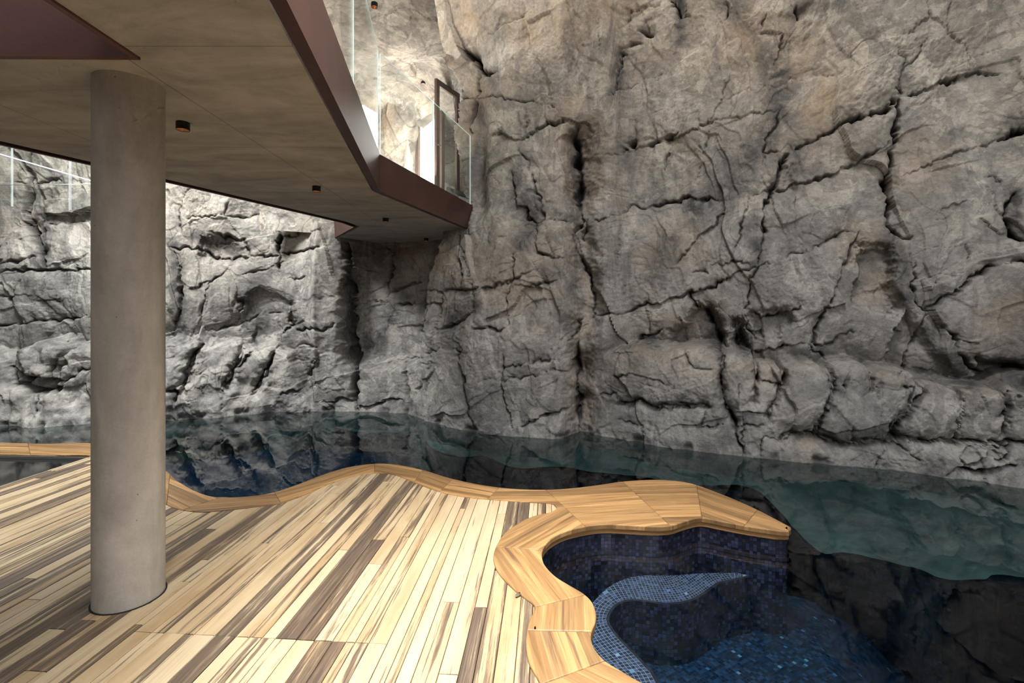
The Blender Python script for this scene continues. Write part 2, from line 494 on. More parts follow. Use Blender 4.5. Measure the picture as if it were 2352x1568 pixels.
# ------------------------------------------------------------------ rock: traced crack lines of the cliff (frame pixels), (width, points)
CR = [
 # far right wall
 (4, '2064 96 2066 121 2078 139 2070 168 2066 200 2060 229'), (10, '2061 229 2066 257 2059 304 2064 318 2046 343 2053 361 2048 393 2037 425 2045 457 2043 500 2037 521 2057 540 2096 545'),
 (8, '2104 607 2098 627 2108 636 2096 654 2106 678 2108 696 2132 712 2159 694 2207 666 2242 636 2270 611 2314 609 2345 599 2370 588'),
 (7, '2136 712 2163 745 2195 773 2207 812 2242 852 2282 896'), (5, '2132 718 2104 773 2084 801 2072 856'), (3, '2096 844 2116 850 2159 854'),
 (6, '1902 706 1882 745 1867 789 1882 793 1902 791 1930 769 1962 759'), (6, '1714 811 1752 805 1792 799 1851 793'), (7, '1859 795 1886 809 1902 840 1915 858'),
 (5, '1973 528 1958 559 1954 583 1934 619 1922 658 1906 698'), (5, '1752 613 1792 593 1815 585 1863 571 1902 551 1950 526 1973 524'),
 (6, '1375 723 1418 720 1450 712 1489 696 1529 691 1586 671 1646 654 1671 641 1693 621 1739 612 1764 611'),
 (10, '1807 354 1787 393 1773 436 1757 482 1757 500 1752 554 1743 604'), (5, '1743 604 1734 621 1725 650 1718 693 1711 711'),
 (5, '1793 257 1782 293 1761 311 1757 350 1790 345'), (10, '1832 339 1864 325 1914 300 1943 277 1993 262 2043 246'),
 (5, '1732 448 1779 437 1836 420 1893 405 1946 382 1979 364 2021 343 2046 325'), (10, '2296 321 2352 293 2380 284'), (3, '2296 321 2221 346 2164 366 2114 386 2071 404'),
 (7, '2093 221 2157 189 2236 168 2293 168'), (12, '2058 205 2074 207'), (11, '2044 228 2054 232'),
 (3, '2236 132 2214 105 2182 73 2173 50 2189 0'), (2.5, '2129 -10 2136 36 2064 89'), (2.5, '2136 36 2170 54'), (3, '2071 161 2114 121 2132 89'),
 (8, '2329 446 2307 493 2321 536 2360 562'), (5, '2257 404 2300 414 2325 443'), (3, '2250 500 2289 532 2318 539'), (3, '2164 482 2221 457'),
 (6, '1486 479 1529 464 1589 454 1661 461'), (4, '1357 514 1418 493 1450 475 1486 479'), (5, '1668 486 1643 511 1600 550'), (3, '1600 550 1557 596 1555 610'),
 (4, '1720 455 1707 500 1696 554 1675 596'), (3, '1429 500 1418 571 1414 607 1436 675'), (4, '1632 607 1680 600 1736 604'), (3, '1593 629 1629 627'),
 (9, '1579 675 1596 700 1625 714 1643 743 1654 786 1663 816'), (6, '1443 796 1486 766 1525 757'), (2.5, '1486 704 1489 750 1484 786'),
 (8, '1686 750 1693 786 1711 804'), (4, '1711 711 1718 757 1743 782 1764 800'), (8, '1729 711 1750 729 1800 716 1836 707'),
 (3, '2223 560 2230 600 2222 625'), (3, '2195 780 2250 785'), (8, '2352 838 2310 835 2300 880'),
 # upper centre and right
 (6, '1195 323 1207 311 1257 282 1293 275 1343 282 1368 307'), (4, '1195 323 1154 307 1120 308'), (5, '1193 336 1211 375 1225 411 1229 436 1243 471 1246 507 1234 540'),
 (3, '1207 250 1209 285 1202 314'), (4, '1025 225 1096 221 1143 223 1200 234 1271 243'), (14, '1054 104 1086 132 1107 168'), (6, '1107 168 1143 162'), (5, '1097 171 1095 218'),
 (8, '1096 229 1077 268 1080 307'), (6, '1175 389 1179 429 1189 468 1207 482 1204 500 1246 515'), (4, '1246 507 1271 504 1307 504'),
 (3, '1443 61 1448 32 1480 18 1518 11'), (6, '1543 -5 1557 29 1564 46 1586 43 1590 28'), (6, '1671 -5 1668 43 1654 55'), (7, '1429 118 1427 150 1416 179 1414 207'),
 (4, '1421 111 1450 96 1475 100'), (5, '1379 229 1414 211 1457 195 1518 171'), (6, '1464 68 1500 80'),
 (9, '1424 343 1438 342'), (9, '1444 330 1458 331'), (11, '1490 328 1512 327'), (9, '1522 322 1540 316 1555 303'),
 (3, '1382 361 1464 343 1500 325 1550 318 1610 290 1679 264'), (3, '1543 329 1532 357 1525 396'), (2, '1679 171 1632 279 1618 350 1586 450'),
 (2, '1650 232 1721 207 1789 193 1850 180 1960 165'), (4, '1796 71 1793 107 1779 150'), (4, '1745 77 1800 73'), (3, '1771 0 1757 46 1745 77 1721 107'), (7, '1829 11 1832 43'),
 (2, '1300 0 1310 55 1328 100'), (2.5, '1375 45 1370 80 1380 120'), (2, '1650 275 1700 265 1790 255'),
 (3, '1101 92 1140 70 1180 45 1230 20'),
 # deep channel right of the pilaster
 (16, '1325 290 1328 340 1330 400 1330 450 1335 480'), (8, '1335 480 1340 505 1320 540 1313 539'), (7, '1313 539 1337 598 1357 638 1368 685 1368 729'),
 (14, '1330 790 1329 850 1329 974 1330 1000'), (6, '1305 784 1318 770 1340 730'), (5, '1234 519 1230 578 1266 590 1293 592'), (6, '1350 505 1340 545 1345 560'),
 # pilaster
 (5, '969 665 1013 667 1064 665 1084 665 1139 656 1175 642 1202 628 1238 620'), (4, '1171 657 1226 655 1285 642'), (7, '1052 543 1056 598 1060 661'), (5, '1054 548 1068 614 1084 665'),
 (6, '1179 582 1175 638 1167 661 1163 709 1167 748'), (5, '997 752 1028 752 1052 740 1080 713 1084 669'), (5, '1080 752 1155 756'), (6, '1048 796 1056 855 1064 907 1076 962 1080 985'),
 (4, '1064 887 1111 875 1139 873 1194 869 1250 855 1305 853'), (4, '1155 843 1214 835 1270 829'), (5, '1151 808 1153 875 1159 914 1169 954 1175 990'), (6, '1194 982 1234 962 1274 946 1325 926'),
 (5, '973 701 1005 697 1013 667'), (4, '1005 697 1001 748'), (4, '977 690 973 760 977 800'), (3, '990 770 985 860 975 900'), (3, '970 812 1010 806 1048 796'),
 # niche left of it
 (14, '793 560 799 618 805 717 805 780 815 835 813 945'), (6, '902 574 898 618 890 661 888 693'), (4, '799 610 830 614 874 624'), (5, '890 673 933 655 965 653'),
 (6, '811 697 838 693 902 697 965 695'), (4, '886 835 926 827 965 822'), (4, '926 827 930 875 945 930'), (6, '740 925 790 915 850 935 905 915 945 925'), (3, '902 697 905 720 880 760'),
 # left wall
 (5, '434 431 416 463 408 515 425 545'), (6, '434 498 512 496 564 496 631 496'), (4, '529 463 518 493'), (8, '646 480 637 515 642 563 640 598 642 624'), (5, '650 546 690 532 737 528'),
 (6, '650 582 694 576 733 563'), (7, '481 532 533 546 560 550 580 590'), (6, '386 567 447 569 516 595 564 591 637 589'), (6, '538 598 520 619 481 650 464 697 455 741 447 771'),
 (6, '399 576 408 615 412 663 410 710 395 771'), (3, '555 632 607 615 660 600'), (3, '434 663 481 650'), (5, '568 676 555 710 542 749'), (5, '464 762 520 754 581 736 607 710'),
 (4, '585 741 588 793'), (8, '668 689 668 745 642 780'), (7, '676 754 737 758 768 747'), (3, '663 641 702 632'), (4, '607 719 650 719 668 705'),
 (5, '0 411 48 422 69 422'), (9, '65 345 65 407 63 450 56 493 69 545 91 571 100 619'), (6, '95 502 98 545 91 571'), (6, '-20 626 48 619 100 619 147 619 230 619'), (3, '0 606 85 590'),
 (3, '100 515 152 511 230 505'), (6, '-10 749 56 745 69 736 130 738 173 732 235 726'), (3, '130 741 108 775'), (4, '69 422 100 415 135 410'), (5, '-10 680 20 690 40 640'), (3, '100 620 120 690 150 720'),
 (8, '557 814 533 862 516 892'), (8, '629 810 607 862 581 905'), (8, '455 797 425 853 416 897'), (6, '581 806 545 845 520 866'), (5, '520 866 512 900 508 945'), (5, '383 895 440 880 470 850'),
 (7, '383 905 395 900 400 930'), (8, '20 840 60 868 110 868 150 880'), (6, '10 880 60 905 130 895 180 850 215 840'), (8, '135 810 115 850 110 868'), (5, '85 905 80 970'),
 (4, '690 790 730 800 725 850'), (4, '720 820 716 900'), (5, '640 905 690 895 725 830'),
 # boulder shelf on the right
 (8, '1659 812 1654 854 1659 904 1668 936 1693 975 1704 1045'), (4, '1686 864 1700 918 1700 943'), (7, '1741 832 1737 857 1741 880'), (6, '1804 855 1804 880 1796 900'), (3, '1796 900 1764 961'),
 (3, '1743 875 1800 875'), (7, '1918 855 1922 892 1910 927'), (5, '1910 927 1886 963 1875 1002'), (7, '2144 878 2124 904 2106 919 2100 951 2068 971 2058 998 2064 1016'), (7, '1936 889 1944 892'),
 (6, '2013 896 2030 894'), (6, '2085 890 2098 889'), (7, '2217 897 2221 939 2211 967 2203 994 2207 1018'), (10, '2316 900 2320 915 2322 943 2300 955'), (4, '2221 947 2262 945'),
 (6, '1418 929 1471 921 1500 936 1529 937 1564 932 1621 934'), (5, '1604 984 1657 977 1704 980 1757 977'), (4, '1693 945 1764 955'), (4, '1621 943 1607 982'), (6, '1750 1007 1746 1056'), (3, '1707 950 1707 1042'),
 (6, '1752 1008 1795 1012 1811 998 1831 1002 1871 1002 1890 1010 1942 1022 2005 1016 2053 1016 2080 1030 2112 1062'), (5, '2064 1014 2120 1012 2203 1018 2278 1014 2370 1018'),
 (5, '2203 1045 2223 1028 2270 1030 2262 1054 2219 1066 2203 1045'), (5, '2270 1030 2318 1024 2315 1060 2270 1058'), (4, '2013 1075 2029 1034'), (4, '1418 965 1490 985'), (3, '1418 860 1460 855 1500 870 1550 895'),
 (3, '1410 868 1440 858'), (5, '1370 905 1410 905 1418 920'), (8, '2180 1090 2200 1075 2260 1085 2330 1072'),
 (3, '1571 802 1590 850 1640 850'), (3, '2330 880 2340 945 2380 950'),
]
STAIN = [(34, '1790 170 1800 260 1745 330 1690 400 1650 450 1590 475'), (18, '1560 0 1560 90'), (26, '1230 480 1200 560'), (16, '1429 118 1414 207'), (26, '1200 460 1215 540'),
         (22, '1330 300 1330 470'), (30, '900 720 850 800'), (24, '2050 560 2080 680'), (26, '2200 830 2230 890'), (20, '2330 440 2330 540'), (24, '1630 720 1650 800'), (18, '1080 700 1040 730'),
         (22, '800 600 805 800'), (22, '450 540 540 580'), (30, '560 680 600 740'), (22, '50 640 130 700'), (18, '1690 740 1710 800'), (18, '1740 560 1750 600'), (26, '1500 640 1540 560'),
         (16, '400 560 410 760'), (20, '100 480 95 600'), (18, '1180 400 1185 470'), (22, '1830 340 1840 420'), (18, '1480 770 1500 800'), (24, '2300 830 2350 880'), (14, '730 910 940 925')]
WARM = [(90, '1030 60 1300 40 1560 30 1800 120'), (26, '1054 104 1086 132 1107 168 1097 215'), (24, '1096 229 1077 268 1080 307'), (50, '1340 250 1330 420'), (30, '1330 520 1335 980'), (60, '1590 760 1610 780'),
        (70, '1850 300 1900 200'), (60, '2280 760 2320 700'), (45, '1985 560 2000 650'), (30, '2030 850 2060 850'), (55, '2090 420 2110 380'), (80, '880 150 1000 90'), (70, '1150 620 1250 660'), (40, '1500 640 1560 560'),
        (50, '1450 800 1640 815'), (40, '1700 830 1760 850'), (60, '930 600 1020 620'), (50, '1830 1000 1840 1010')]


def poly(s):
    v = [float(q) for q in s.split()]
    return np.array(list(zip(v[0::2], v[1::2])))


RS = 2.0                                     # raster scale (frame pixels per raster cell)
RX0, RY0, RW, RH = -160, -160, 2700, 1480
rw, rh = int(RW / RS), int(RH / RS)
GRO = np.zeros((rh, rw), np.float32); DRK = GRO.copy(); STP = GRO.copy(); STN = GRO.copy(); WRM = GRO.copy()


def seg_field(pts, R, fn):
    """calls fn(window, distance, signed side, position along 0..1) on the raster window of a polyline"""
    x0 = max(int((pts[:, 0].min() - R - RX0) / RS), 0); x1 = min(int((pts[:, 0].max() + R - RX0) / RS) + 1, rw)
    y0 = max(int((pts[:, 1].min() - R - RY0) / RS), 0); y1 = min(int((pts[:, 1].max() + R - RY0) / RS) + 1, rh)
    if x1 <= x0 or y1 <= y0: return
    X, Y = np.meshgrid(RX0 + np.arange(x0, x1) * RS, RY0 + np.arange(y0, y1) * RS)
    tri = lambda q: 2 * np.abs(q - np.floor(q + 0.5)) - 0.5
    jx = gnoise(X / 7.0, Y / 7.0, 91) * 0.5 + gnoise(X / 30.0, Y / 30.0, 93) * 6.0 + tri(gnoise(X / 41.0, Y / 41.0, 94) * 1.7) * 5.0
    jy = gnoise(X / 7.0, Y / 7.0, 95) * 0.5 + gnoise(X / 30.0, Y / 30.0, 97) * 6.0 + tri(gnoise(X / 41.0, Y / 41.0, 98) * 1.7) * 5.0
    X = X + jx; Y = Y + jy
    best = np.full(X.shape, 1e9); side = np.zeros(X.shape); pos = np.zeros(X.shape)
    L = np.hypot(*np.diff(pts, axis=0).T); T = max(L.sum(), 1e-6); acc = 0.0
    for i in range(len(pts) - 1):
        ax, ay = pts[i]; dx, dy = pts[i + 1] - pts[i]
        l2 = dx * dx + dy * dy + 1e-9
        t = np.clip(((X - ax) * dx + (Y - ay) * dy) / l2, 0, 1)
        ex = X - ax - t * dx; ey = Y - ay - t * dy
        d = np.hypot(ex, ey)
        m = d < best
        best = np.where(m, d, best); side = np.where(m, np.sign(dx * ey - dy * ex), side); pos = np.where(m, (acc + t * L[i]) / T, pos)
        acc += L[i]
    fn((slice(y0, y1), slice(x0, x1)), best, side, pos)


for w, s in CR:
    pts = poly(s)
    off = random.choice((-1, 1)) * random.uniform(0.006, 0.026) * min(1.6, w / 5)
    ph = random.uniform(0, 99); ln = np.hypot(*np.diff(pts, axis=0).T).sum()
    def f(win, d, side, pos, w=w, off=off, ph=ph, ln=ln):
        tap = (0.40 + 0.60 * np.sin(np.pi * np.clip(pos, 0.02, 0.98)) ** 0.5) * np.clip(0.78 + 0.95 * gnoise(pos * ln / 46.0 + ph, pos * 0 + ph, 12) + 0.18 * gnoise(pos * ln / 14.0 + ph, pos * 0, 14), 0.18, 1.5)
        # the upper / right lip is sheer, the other side slopes away
        slope = 1.0 + 1.5 * (side < 0) * np.sqrt(np.clip(np.sin(np.pi * pos), 0, 1))
        ww = ((0.30 + 0.20 * min(1.0, max(0.0, (w - 6) / 4.0))) * w + 0.35) * tap
        g = 0.0150 * w * np.minimum(tap, 1.1) * np.exp(-(d / ww) ** 2) + 0.0060 * w * tap * np.exp(-d / ((1.3 * w + 3) * slope))
        GRO[win] = np.maximum(GRO[win], g)
        DRK[win] = np.maximum(DRK[win], np.exp(-(d / ((0.28 + 0.20 * min(1.0, max(0.0, (w - 6) / 4.0))) * w * tap + 0.30)) ** 2) * min(1.0, 0.50 + 0.06 * w))
        STN[win] = np.maximum(STN[win], 0.50 * np.exp(-d / ((1.3 * w + 2.5) * slope)) * min(1.0, w / 7) * np.clip(tap, 0, 1))
        STP[win] += 1.7 * off * side * np.exp(-d / 34.0) * np.clip(np.sin(np.pi * pos), 0, 1)
    seg_field(pts, 90, f)
for w, s in STAIN:
    def f(win, d, side, pos, w=w): STN[win] = np.maximum(STN[win], 0.80 * np.exp(-(d / (w * 1.2)) ** 2))
    seg_field(poly(s), w * 3.2, f)
for w, s in WARM:
    def f(win, d, side, pos, w=w): WRM[win] = np.maximum(WRM[win], 0.85 * np.exp(-(d / (w * 1.3)) ** 2))
    seg_field(poly(s), w * 3.6, f)


def samp(A, px, py):
    x = np.clip((px - RX0) / RS, 0, rw - 1.001); y = np.clip((py - RY0) / RS, 0, rh - 1.001)
    xi = x.astype(int); yi = y.astype(int); fx = x - xi; fy = y - yi
    v = (A[yi, xi] * (1 - fx) + A[yi, xi + 1] * fx) * (1 - fy) + (A[yi + 1, xi] * (1 - fx) + A[yi + 1, xi + 1] * fx) * fy
    m = (px > RX0) & (px < RX0 + RW - 4) & (py > RY0) & (py < RY0 + RH - 4)
    return np.where(m, v, 0)


def terrace(q, edge=0.12):
    f = np.floor(q); r = q - f
    return f + sstep(0.5 - edge, 0.5 + edge, r)


def rock_relief(u, v, seed=0):
    """metres of relief over a rock face with in-plane coordinates u, v (metres)"""
    wx = u + 0.28 * fbm(u * 0.9, v * 0.9, 5 + seed, 3); wy = v + 0.28 * fbm(u * 0.9 + 40, v * 0.9, 8 + seed, 3)
    d = 0.11 * fbm(u * 0.5, v * 0.45, 21 + seed, 3)
    # tilted bedding: blocks lean up to the right
    bu = wx * 0.95 + wy * 0.30; bv = wy * 0.95 - wx * 0.30
    d = d + 0.165 * facet(bu * 1.15, bv * 0.80, 31 + seed, 0.75, 0.16, 1)
    d = d + 0.075 * facet(bu * 2.5 + 9, bv * 1.9, 35 + seed, 0.85, 0.28, -1)
    # plates: stepped flakes with thin sharp rims
    q = 3.2 * fbm(wx * 0.9 + 3, wy * 0.75, 43 + seed, 4, 0.5) + 0.5 * wx + 0.25 * wy
    d = d + 0.019 * terrace(q, 0.08) - 0.019 * q
    q2 = 3.0 * fbm(bu * 2.4 + 13, bv * 1.9, 47 + seed, 4, 0.55) + 1.1 * wx - 0.5 * wy
    d = d + 0.006 * terrace(q2, 0.10) - 0.006 * q2
    d = d + 0.017 * facet(wx * 5.3, wy * 4.3, 39 + seed, 0.8, 0.3, -1)
    d = d + 0.007 * facet(wx * 13, wy * 10.5, 41 + seed, 0.7, 0.4, -1)
    d = d + 0.008 * fbm(u * 7, v * 7, 51 + seed, 4, 0.6)
    rough = sstep(0.02, 0.40, fbm(u * 0.8, v * 0.8, 61 + seed, 3))
    d = d + 0.018 * rough * fbm(u * 19, v * 19, 55 + seed, 3, 0.65)
    return d


def grid_mesh(name, P, attrs, keep, mat, label_of=None):
    """one object per label from an (R, C, 3) lattice; keep and labels are per face"""
    R, C = P.shape[:2]
    idx = np.arange(R * C).reshape(R, C)
    quads = np.stack([idx[:-1, :-1], idx[:-1, 1:], idx[1:, 1:], idx[1:, :-1]], -1).reshape(-1, 4)
    lab = label_of.reshape(-1)
    keep = keep.reshape(-1)
    V = P.reshape(-1, 3)
    outs = {}
    for l in np.unique(lab[keep]):
        q = quads[keep & (lab == l)]
        used, inv = np.unique(q, return_inverse=True)
        q = inv.reshape(-1, 4)
        me = bpy.data.meshes.new('%s_%d' % (name, l))
        me.vertices.add(len(used)); me.vertices.foreach_set('co', V[used].astype(np.float32).ravel())
        me.loops.add(q.size); me.loops.foreach_set('vertex_index', q.astype(np.int32).ravel())
        me.polygons.add(len(q)); me.polygons.foreach_set('loop_start', np.arange(0, q.size, 4, dtype=np.int32))
        me.polygons.foreach_set('use_smooth', np.ones(len(q), bool))
        me.update(calc_edges=True)
        for an, av in attrs.items():
            a = me.attributes.new(an, 'FLOAT', 'POINT')
            a.data.foreach_set('value', av.reshape(-1)[used].astype(np.float32))
        me.materials.append(mat)
        outs[int(l)] = link(bpy.data.objects.new('rock', me))
    return outs


# ------------------------------------------------------------------ the cliff that rings the pool
WL = poly('-900 985 -500 980 -200 977 10 976 120 978 215 971 300 970 383 968 500 958 620 946 740 942 850 945 948 951 962 960 1030 972 1100 983 1180 992 1290 1004 1322 1000 1345 998 1400 1006 1500 1021 1650 1043 1800 1059 2000 1076 2190 1096 2352 1112 2600 1160 3000 1230 3600 1360 4400 1560')
TOP_R = poly('1385 830 1410 806 1457 795 1493 804 1571 802 1643 804 1661 818 1707 813 1734 829 1743 854 1750 846 1796 852 1804 863 1809 845 1836 839 1889 845 1916 860 1930 844 1977 840 2009 850 2025 862 2080 859 2120 864 2144 886 2187 890 2216 905 2222 900 2278 900 2314 905 2337 880 2360 872 2480 890 2800 930')
TOP_L = poly('-300 800 -100 815 0 840 12 812 45 793 85 789 115 795 135 813 160 803 200 797 240 800 300 798 383 790 420 797 440 790 451 771 462 790 473 800 520 797 555 801 575 812 600 806 629 806 660 830 694 900 720 935')
ALCOVE = poly('600 -900 600 20 737 0 868 330 878 352 1032 446 1028 400 1026 370 1019 330 1016 290 1024 260 1031 225 1036 190 1030 160 1018 120 1006 80 992 40 975 -20 940 -900')


HOFF = [(0, 0)] + [(r_ * math.cos(a_), r_ * math.sin(a_)) for r_ in (4, 8, 13) for a_ in np.arange(6) * math.pi / 3 + r_]
BSEP = ['1660 800 1654 854 1659 904 1668 936 1693 975', '1741 826 1737 857 1741 880 1735 930', '1805 845 1804 880 1796 900 1764 961', '1918 845 1922 892 1910 927 1886 963 1875 1002',
        '2022 850 2012 900', '2145 872 2124 904 2106 919 2100 951 2068 971 2058 998 2064 1016', '2218 890 2221 939 2211 967 2203 994 2207 1018', '2316 892 2322 943 2310 1000',
        '1418 929 1471 921 1500 936 1564 932 1621 934', '1795 1012 1811 998 1871 1002 1942 1022 2053 1016', '2064 1014 2203 1018 2352 1018',
        '135 800 115 850 110 868 85 905', '5 830 10 880', '455 790 425 853 416 897', '557 806 533 862 516 892', '630 800 607 862 581 905', '20 880 60 900 130 895']


def build_cliff():
    pxs = np.concatenate([np.linspace(-900, -80, 60, endpoint=False), np.linspace(-80, 2420, 1180, endpoint=False), np.linspace(2420, 3100, 190, endpoint=False), np.linspace(3100, 4400, 150)])
    zs = np.concatenate([np.linspace(-0.95, -0.22, 24, endpoint=False), np.linspace(-0.22, 6.3, 610)])
    Ys = F * (H - WZ) / (np.interp(pxs, WL[:, 0], WL[:, 1]) - HY)
    k = np.exp(-np.linspace(-2, 2, 9) ** 2); k /= k.sum()
    Ys = np.convolve(np.pad(Ys, 4, 'edge'), k, 'valid')
    Xs = (pxs - CX) / F * Ys
    # smoothed normals, pointing to the pool
    def sm(a, n):
        kk = np.hanning(2 * n + 1); kk /= kk.sum()
        return np.convolve(np.pad(a, n, 'edge'), kk, 'valid')
    tx = np.gradient(sm(Xs, 60)); ty = np.gradient(sm(Ys, 60))
    l = np.hypot(tx, ty); nx, ny = ty / l, -tx / l
    U = np.concatenate([[0], np.cumsum(np.hypot(np.diff(Xs), np.diff(Ys)))])
    uu, vv = np.meshgrid(U, zs)
    PX, _ = np.meshgrid(pxs, zs)
    X0, Y0 = np.meshgrid(Xs, zs)[0], np.meshgrid(Ys, zs)[0]
    NX, NY = np.meshgrid(nx, zs)[0], np.meshgrid(ny, zs)[0]
    PY = HY - (vv - H) / Y0 * F                    # where the undisplaced face shows
    wob = 7 * gnoise(PX / 26.0, PY / 26.0, 3) + 3 * gnoise(PX / 9.0, PY / 9.0, 4)
    d = np.zeros_like(PX)
    # lean back, then vault forward overhead
    d -= 0.115 * np.clip(vv, 0, 3.4)
    d += 0.75 * sstep(3.6, 6.8, vv) ** 1.3 * sstep(850, 1200, PX)
    d += 0.35 * sstep(3.2, 6.2, vv) * (1 - sstep(850, 1200, PX))
    # boulder shelves: everything above their top line steps back
    yt = np.interp(PX, TOP_R[:, 0], TOP_R[:, 1])
    mR = sstep(-2, 14, yt + 0.6 * wob - PY) * sstep(1380, 1425, PX)
    d -= 0.42 * mR + 0.30 * mR * np.exp(-np.clip(yt - PY, 0, 500) / 70.0)
    bR = (1 - mR) * sstep(1380, 1425, PX)
    yl = np.interp(PX, TOP_L[:, 0], TOP_L[:, 1])
    onL = 1 - sstep(690, 730, PX)
    mL = sstep(-3, 22, yl + wob - PY) * onL
    d -= 0.38 * mL + 0.25 * mL * np.exp(-np.clip(yl - PY, 0, 500) / 60.0)
    bL = (1 - mL) * onL
    # rounded crests of the boulders
    d -= 0.10 * np.exp(-np.clip(PY - yt, 0, 400) / 22.0) * bR + 0.12 * np.exp(-np.clip(PY - yl, 0, 400) / 26.0) * bL
    d += 0.16 * bL * fbm(uu * 1.8, vv * 1.8, 77, 3)
    # niche between left pillar and pilaster
    ex = np.interp(PY, [0, 440, 555, 626, 661, 733, 820, 899, 950], [985, 985, 981, 973, 967, 965, 965, 961, 957])
    wn = sstep(770, 812, PX + 0.8 * wob) * (1 - sstep(-7, 5, PX + 0.6 * wob - ex))
    d -= wn * (0.16 + 0.42 * sstep(855, 822, PY + wob)) * sstep(948, 905, PY)
    d += 0.30 * np.exp(-((PX - 705) / 62.0) ** 2) * sstep(900, 740, PY) * sstep(430, 560, PY)
    # channel to the right of the pilaster
    chx = np.interp(PY, [250, 300, 480, 600, 720, 800, 1000], [1345, 1328, 1335, 1340, 1352, 1332, 1330])
    d -= 0.20 * np.exp(-((PX - chx + wob) / 26.0) ** 2) * sstep(240, 300, PY)
    d += 0.16 * np.exp(-((PX - 1150) / 150.0) ** 2) * sstep(220, 420, PY)
    d -= 0.30 * np.exp(-((PX - 1062) / 30.0) ** 2) * sstep(150, 220, PY) * sstep(520, 440, PY)
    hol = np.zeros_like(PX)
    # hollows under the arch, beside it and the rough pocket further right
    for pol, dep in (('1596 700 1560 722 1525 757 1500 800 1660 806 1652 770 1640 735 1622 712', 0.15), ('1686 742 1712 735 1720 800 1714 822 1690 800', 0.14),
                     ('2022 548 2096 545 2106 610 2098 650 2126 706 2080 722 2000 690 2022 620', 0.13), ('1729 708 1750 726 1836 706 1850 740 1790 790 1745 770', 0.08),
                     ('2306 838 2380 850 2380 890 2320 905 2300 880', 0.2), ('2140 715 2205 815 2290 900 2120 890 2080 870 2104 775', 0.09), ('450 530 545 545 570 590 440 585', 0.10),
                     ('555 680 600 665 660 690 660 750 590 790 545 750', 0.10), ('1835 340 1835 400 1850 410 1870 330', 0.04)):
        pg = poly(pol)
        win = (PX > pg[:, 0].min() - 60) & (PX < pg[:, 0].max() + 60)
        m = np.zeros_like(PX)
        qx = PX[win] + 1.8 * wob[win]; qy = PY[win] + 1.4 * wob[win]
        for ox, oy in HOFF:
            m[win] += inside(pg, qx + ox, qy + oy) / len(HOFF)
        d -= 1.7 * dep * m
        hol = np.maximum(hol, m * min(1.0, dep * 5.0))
    d += rock_relief(uu, vv)
    for cs in BSEP:
        pts = poly(cs); best = np.full(PX.shape, 1e9)
        win = (PX > pts[:, 0].min() - 130) & (PX < pts[:, 0].max() + 130) & (PY > pts[:, 1].min() - 60) & (PY < pts[:, 1].max() + 60)
        qx = PX[win] + wob[win]; qy = PY[win] + wob[win]; b_ = np.full(qx.shape, 1e9)
        for (ax, ay), (bx_, by_) in zip(pts[:-1], pts[1:]):
            ddx, ddy = bx_ - ax, by_ - ay
            t_ = np.clip(((qx - ax) * ddx + (qy - ay) * ddy) / (ddx * ddx + ddy * ddy), 0, 1)
            b_ = np.minimum(b_, np.hypot(qx - ax - t_ * ddx, qy - ay - t_ * ddy))
        d[win] -= (0.09 * np.exp(-(b_ / 16.0)) + 0.10 * np.exp(-(b_ / 5.0) ** 2)) * np.maximum(bR, bL)[win]
    # project again and read the traced cracks at the true place
    X = X0 + NX * d; Y = Y0 + NY * d
    ppx = CX + X / Y * F; ppy = HY - (vv - H) / Y * F
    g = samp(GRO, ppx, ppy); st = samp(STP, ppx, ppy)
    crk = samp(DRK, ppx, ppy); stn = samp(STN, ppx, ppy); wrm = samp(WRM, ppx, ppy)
    # recess shade painted into the set-back wall directly over the shelves
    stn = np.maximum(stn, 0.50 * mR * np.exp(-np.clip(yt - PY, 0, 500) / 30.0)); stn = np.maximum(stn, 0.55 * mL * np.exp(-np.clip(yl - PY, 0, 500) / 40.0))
    stn = np.maximum(stn, 0.28 * hol)  # shade of the hollows put into the colour so they read deeper
    wrm = np.maximum(wrm, 0.6 * bR * np.exp(-np.clip(PY - yt, 0, 500) / 16.0))
    # minor hairline joints
    bu = uu * 0.95 + vv * 0.3 + 0.25 * fbm(uu * 1.3, vv * 1.3, 81, 3); bv = vv * 0.95 - uu * 0.3 + 0.25 * fbm(uu * 1.3 + 7, vv * 1.3, 84, 3)
    hair = np.minimum(np.abs(gnoise(bu * 0.5, bv * 1.9, 86)), np.abs(gnoise(bu * 2.1, bv * 0.55 + 3, 88)))
    hm = np.exp(-(hair / 0.007) ** 2) * sstep(0.05, 0.35, gnoise(uu * 1.3, vv * 1.3, 89))
    d = d - g * 1.15 + st - 0.012 * hm
    crk = np.maximum(crk, 0.45 * hm)
    # waterline: eroded dark foot
    foot = np.exp(-((vv - WZ - 0.03) / 0.05) ** 2) * sstep(0.0, 0.4, fbm(uu * 3, vv * 0 + 2, 99, 3))
    d = d - 0.06 * foot
    crk = np.maximum(crk, 0.8 * foot)
    X = X0 + NX * d; Y = Y0 + NY * d
    Z = vv + 0.02 * fbm(uu * 5, vv * 5, 66, 2)
    P = np.stack([X, Y, Z], -1)
    fpx = CX + X / Y * F; fpy = HY - (Z - H) / Y * F
    c4 = lambda A: 0.25 * (A[:-1, :-1] + A[1:, :-1] + A[:-1, 1:] + A[1:, 1:])
    cx, cy = c4(fpx), c4(fpy); bx, by = c4(PX), c4(PY)
    keep = ~inside(ALCOVE, bx + 3 * c4(wob) * 0.3, by)
    lab = np.where(bx < 806, 1, np.where(bx < 1331, 2, 3))
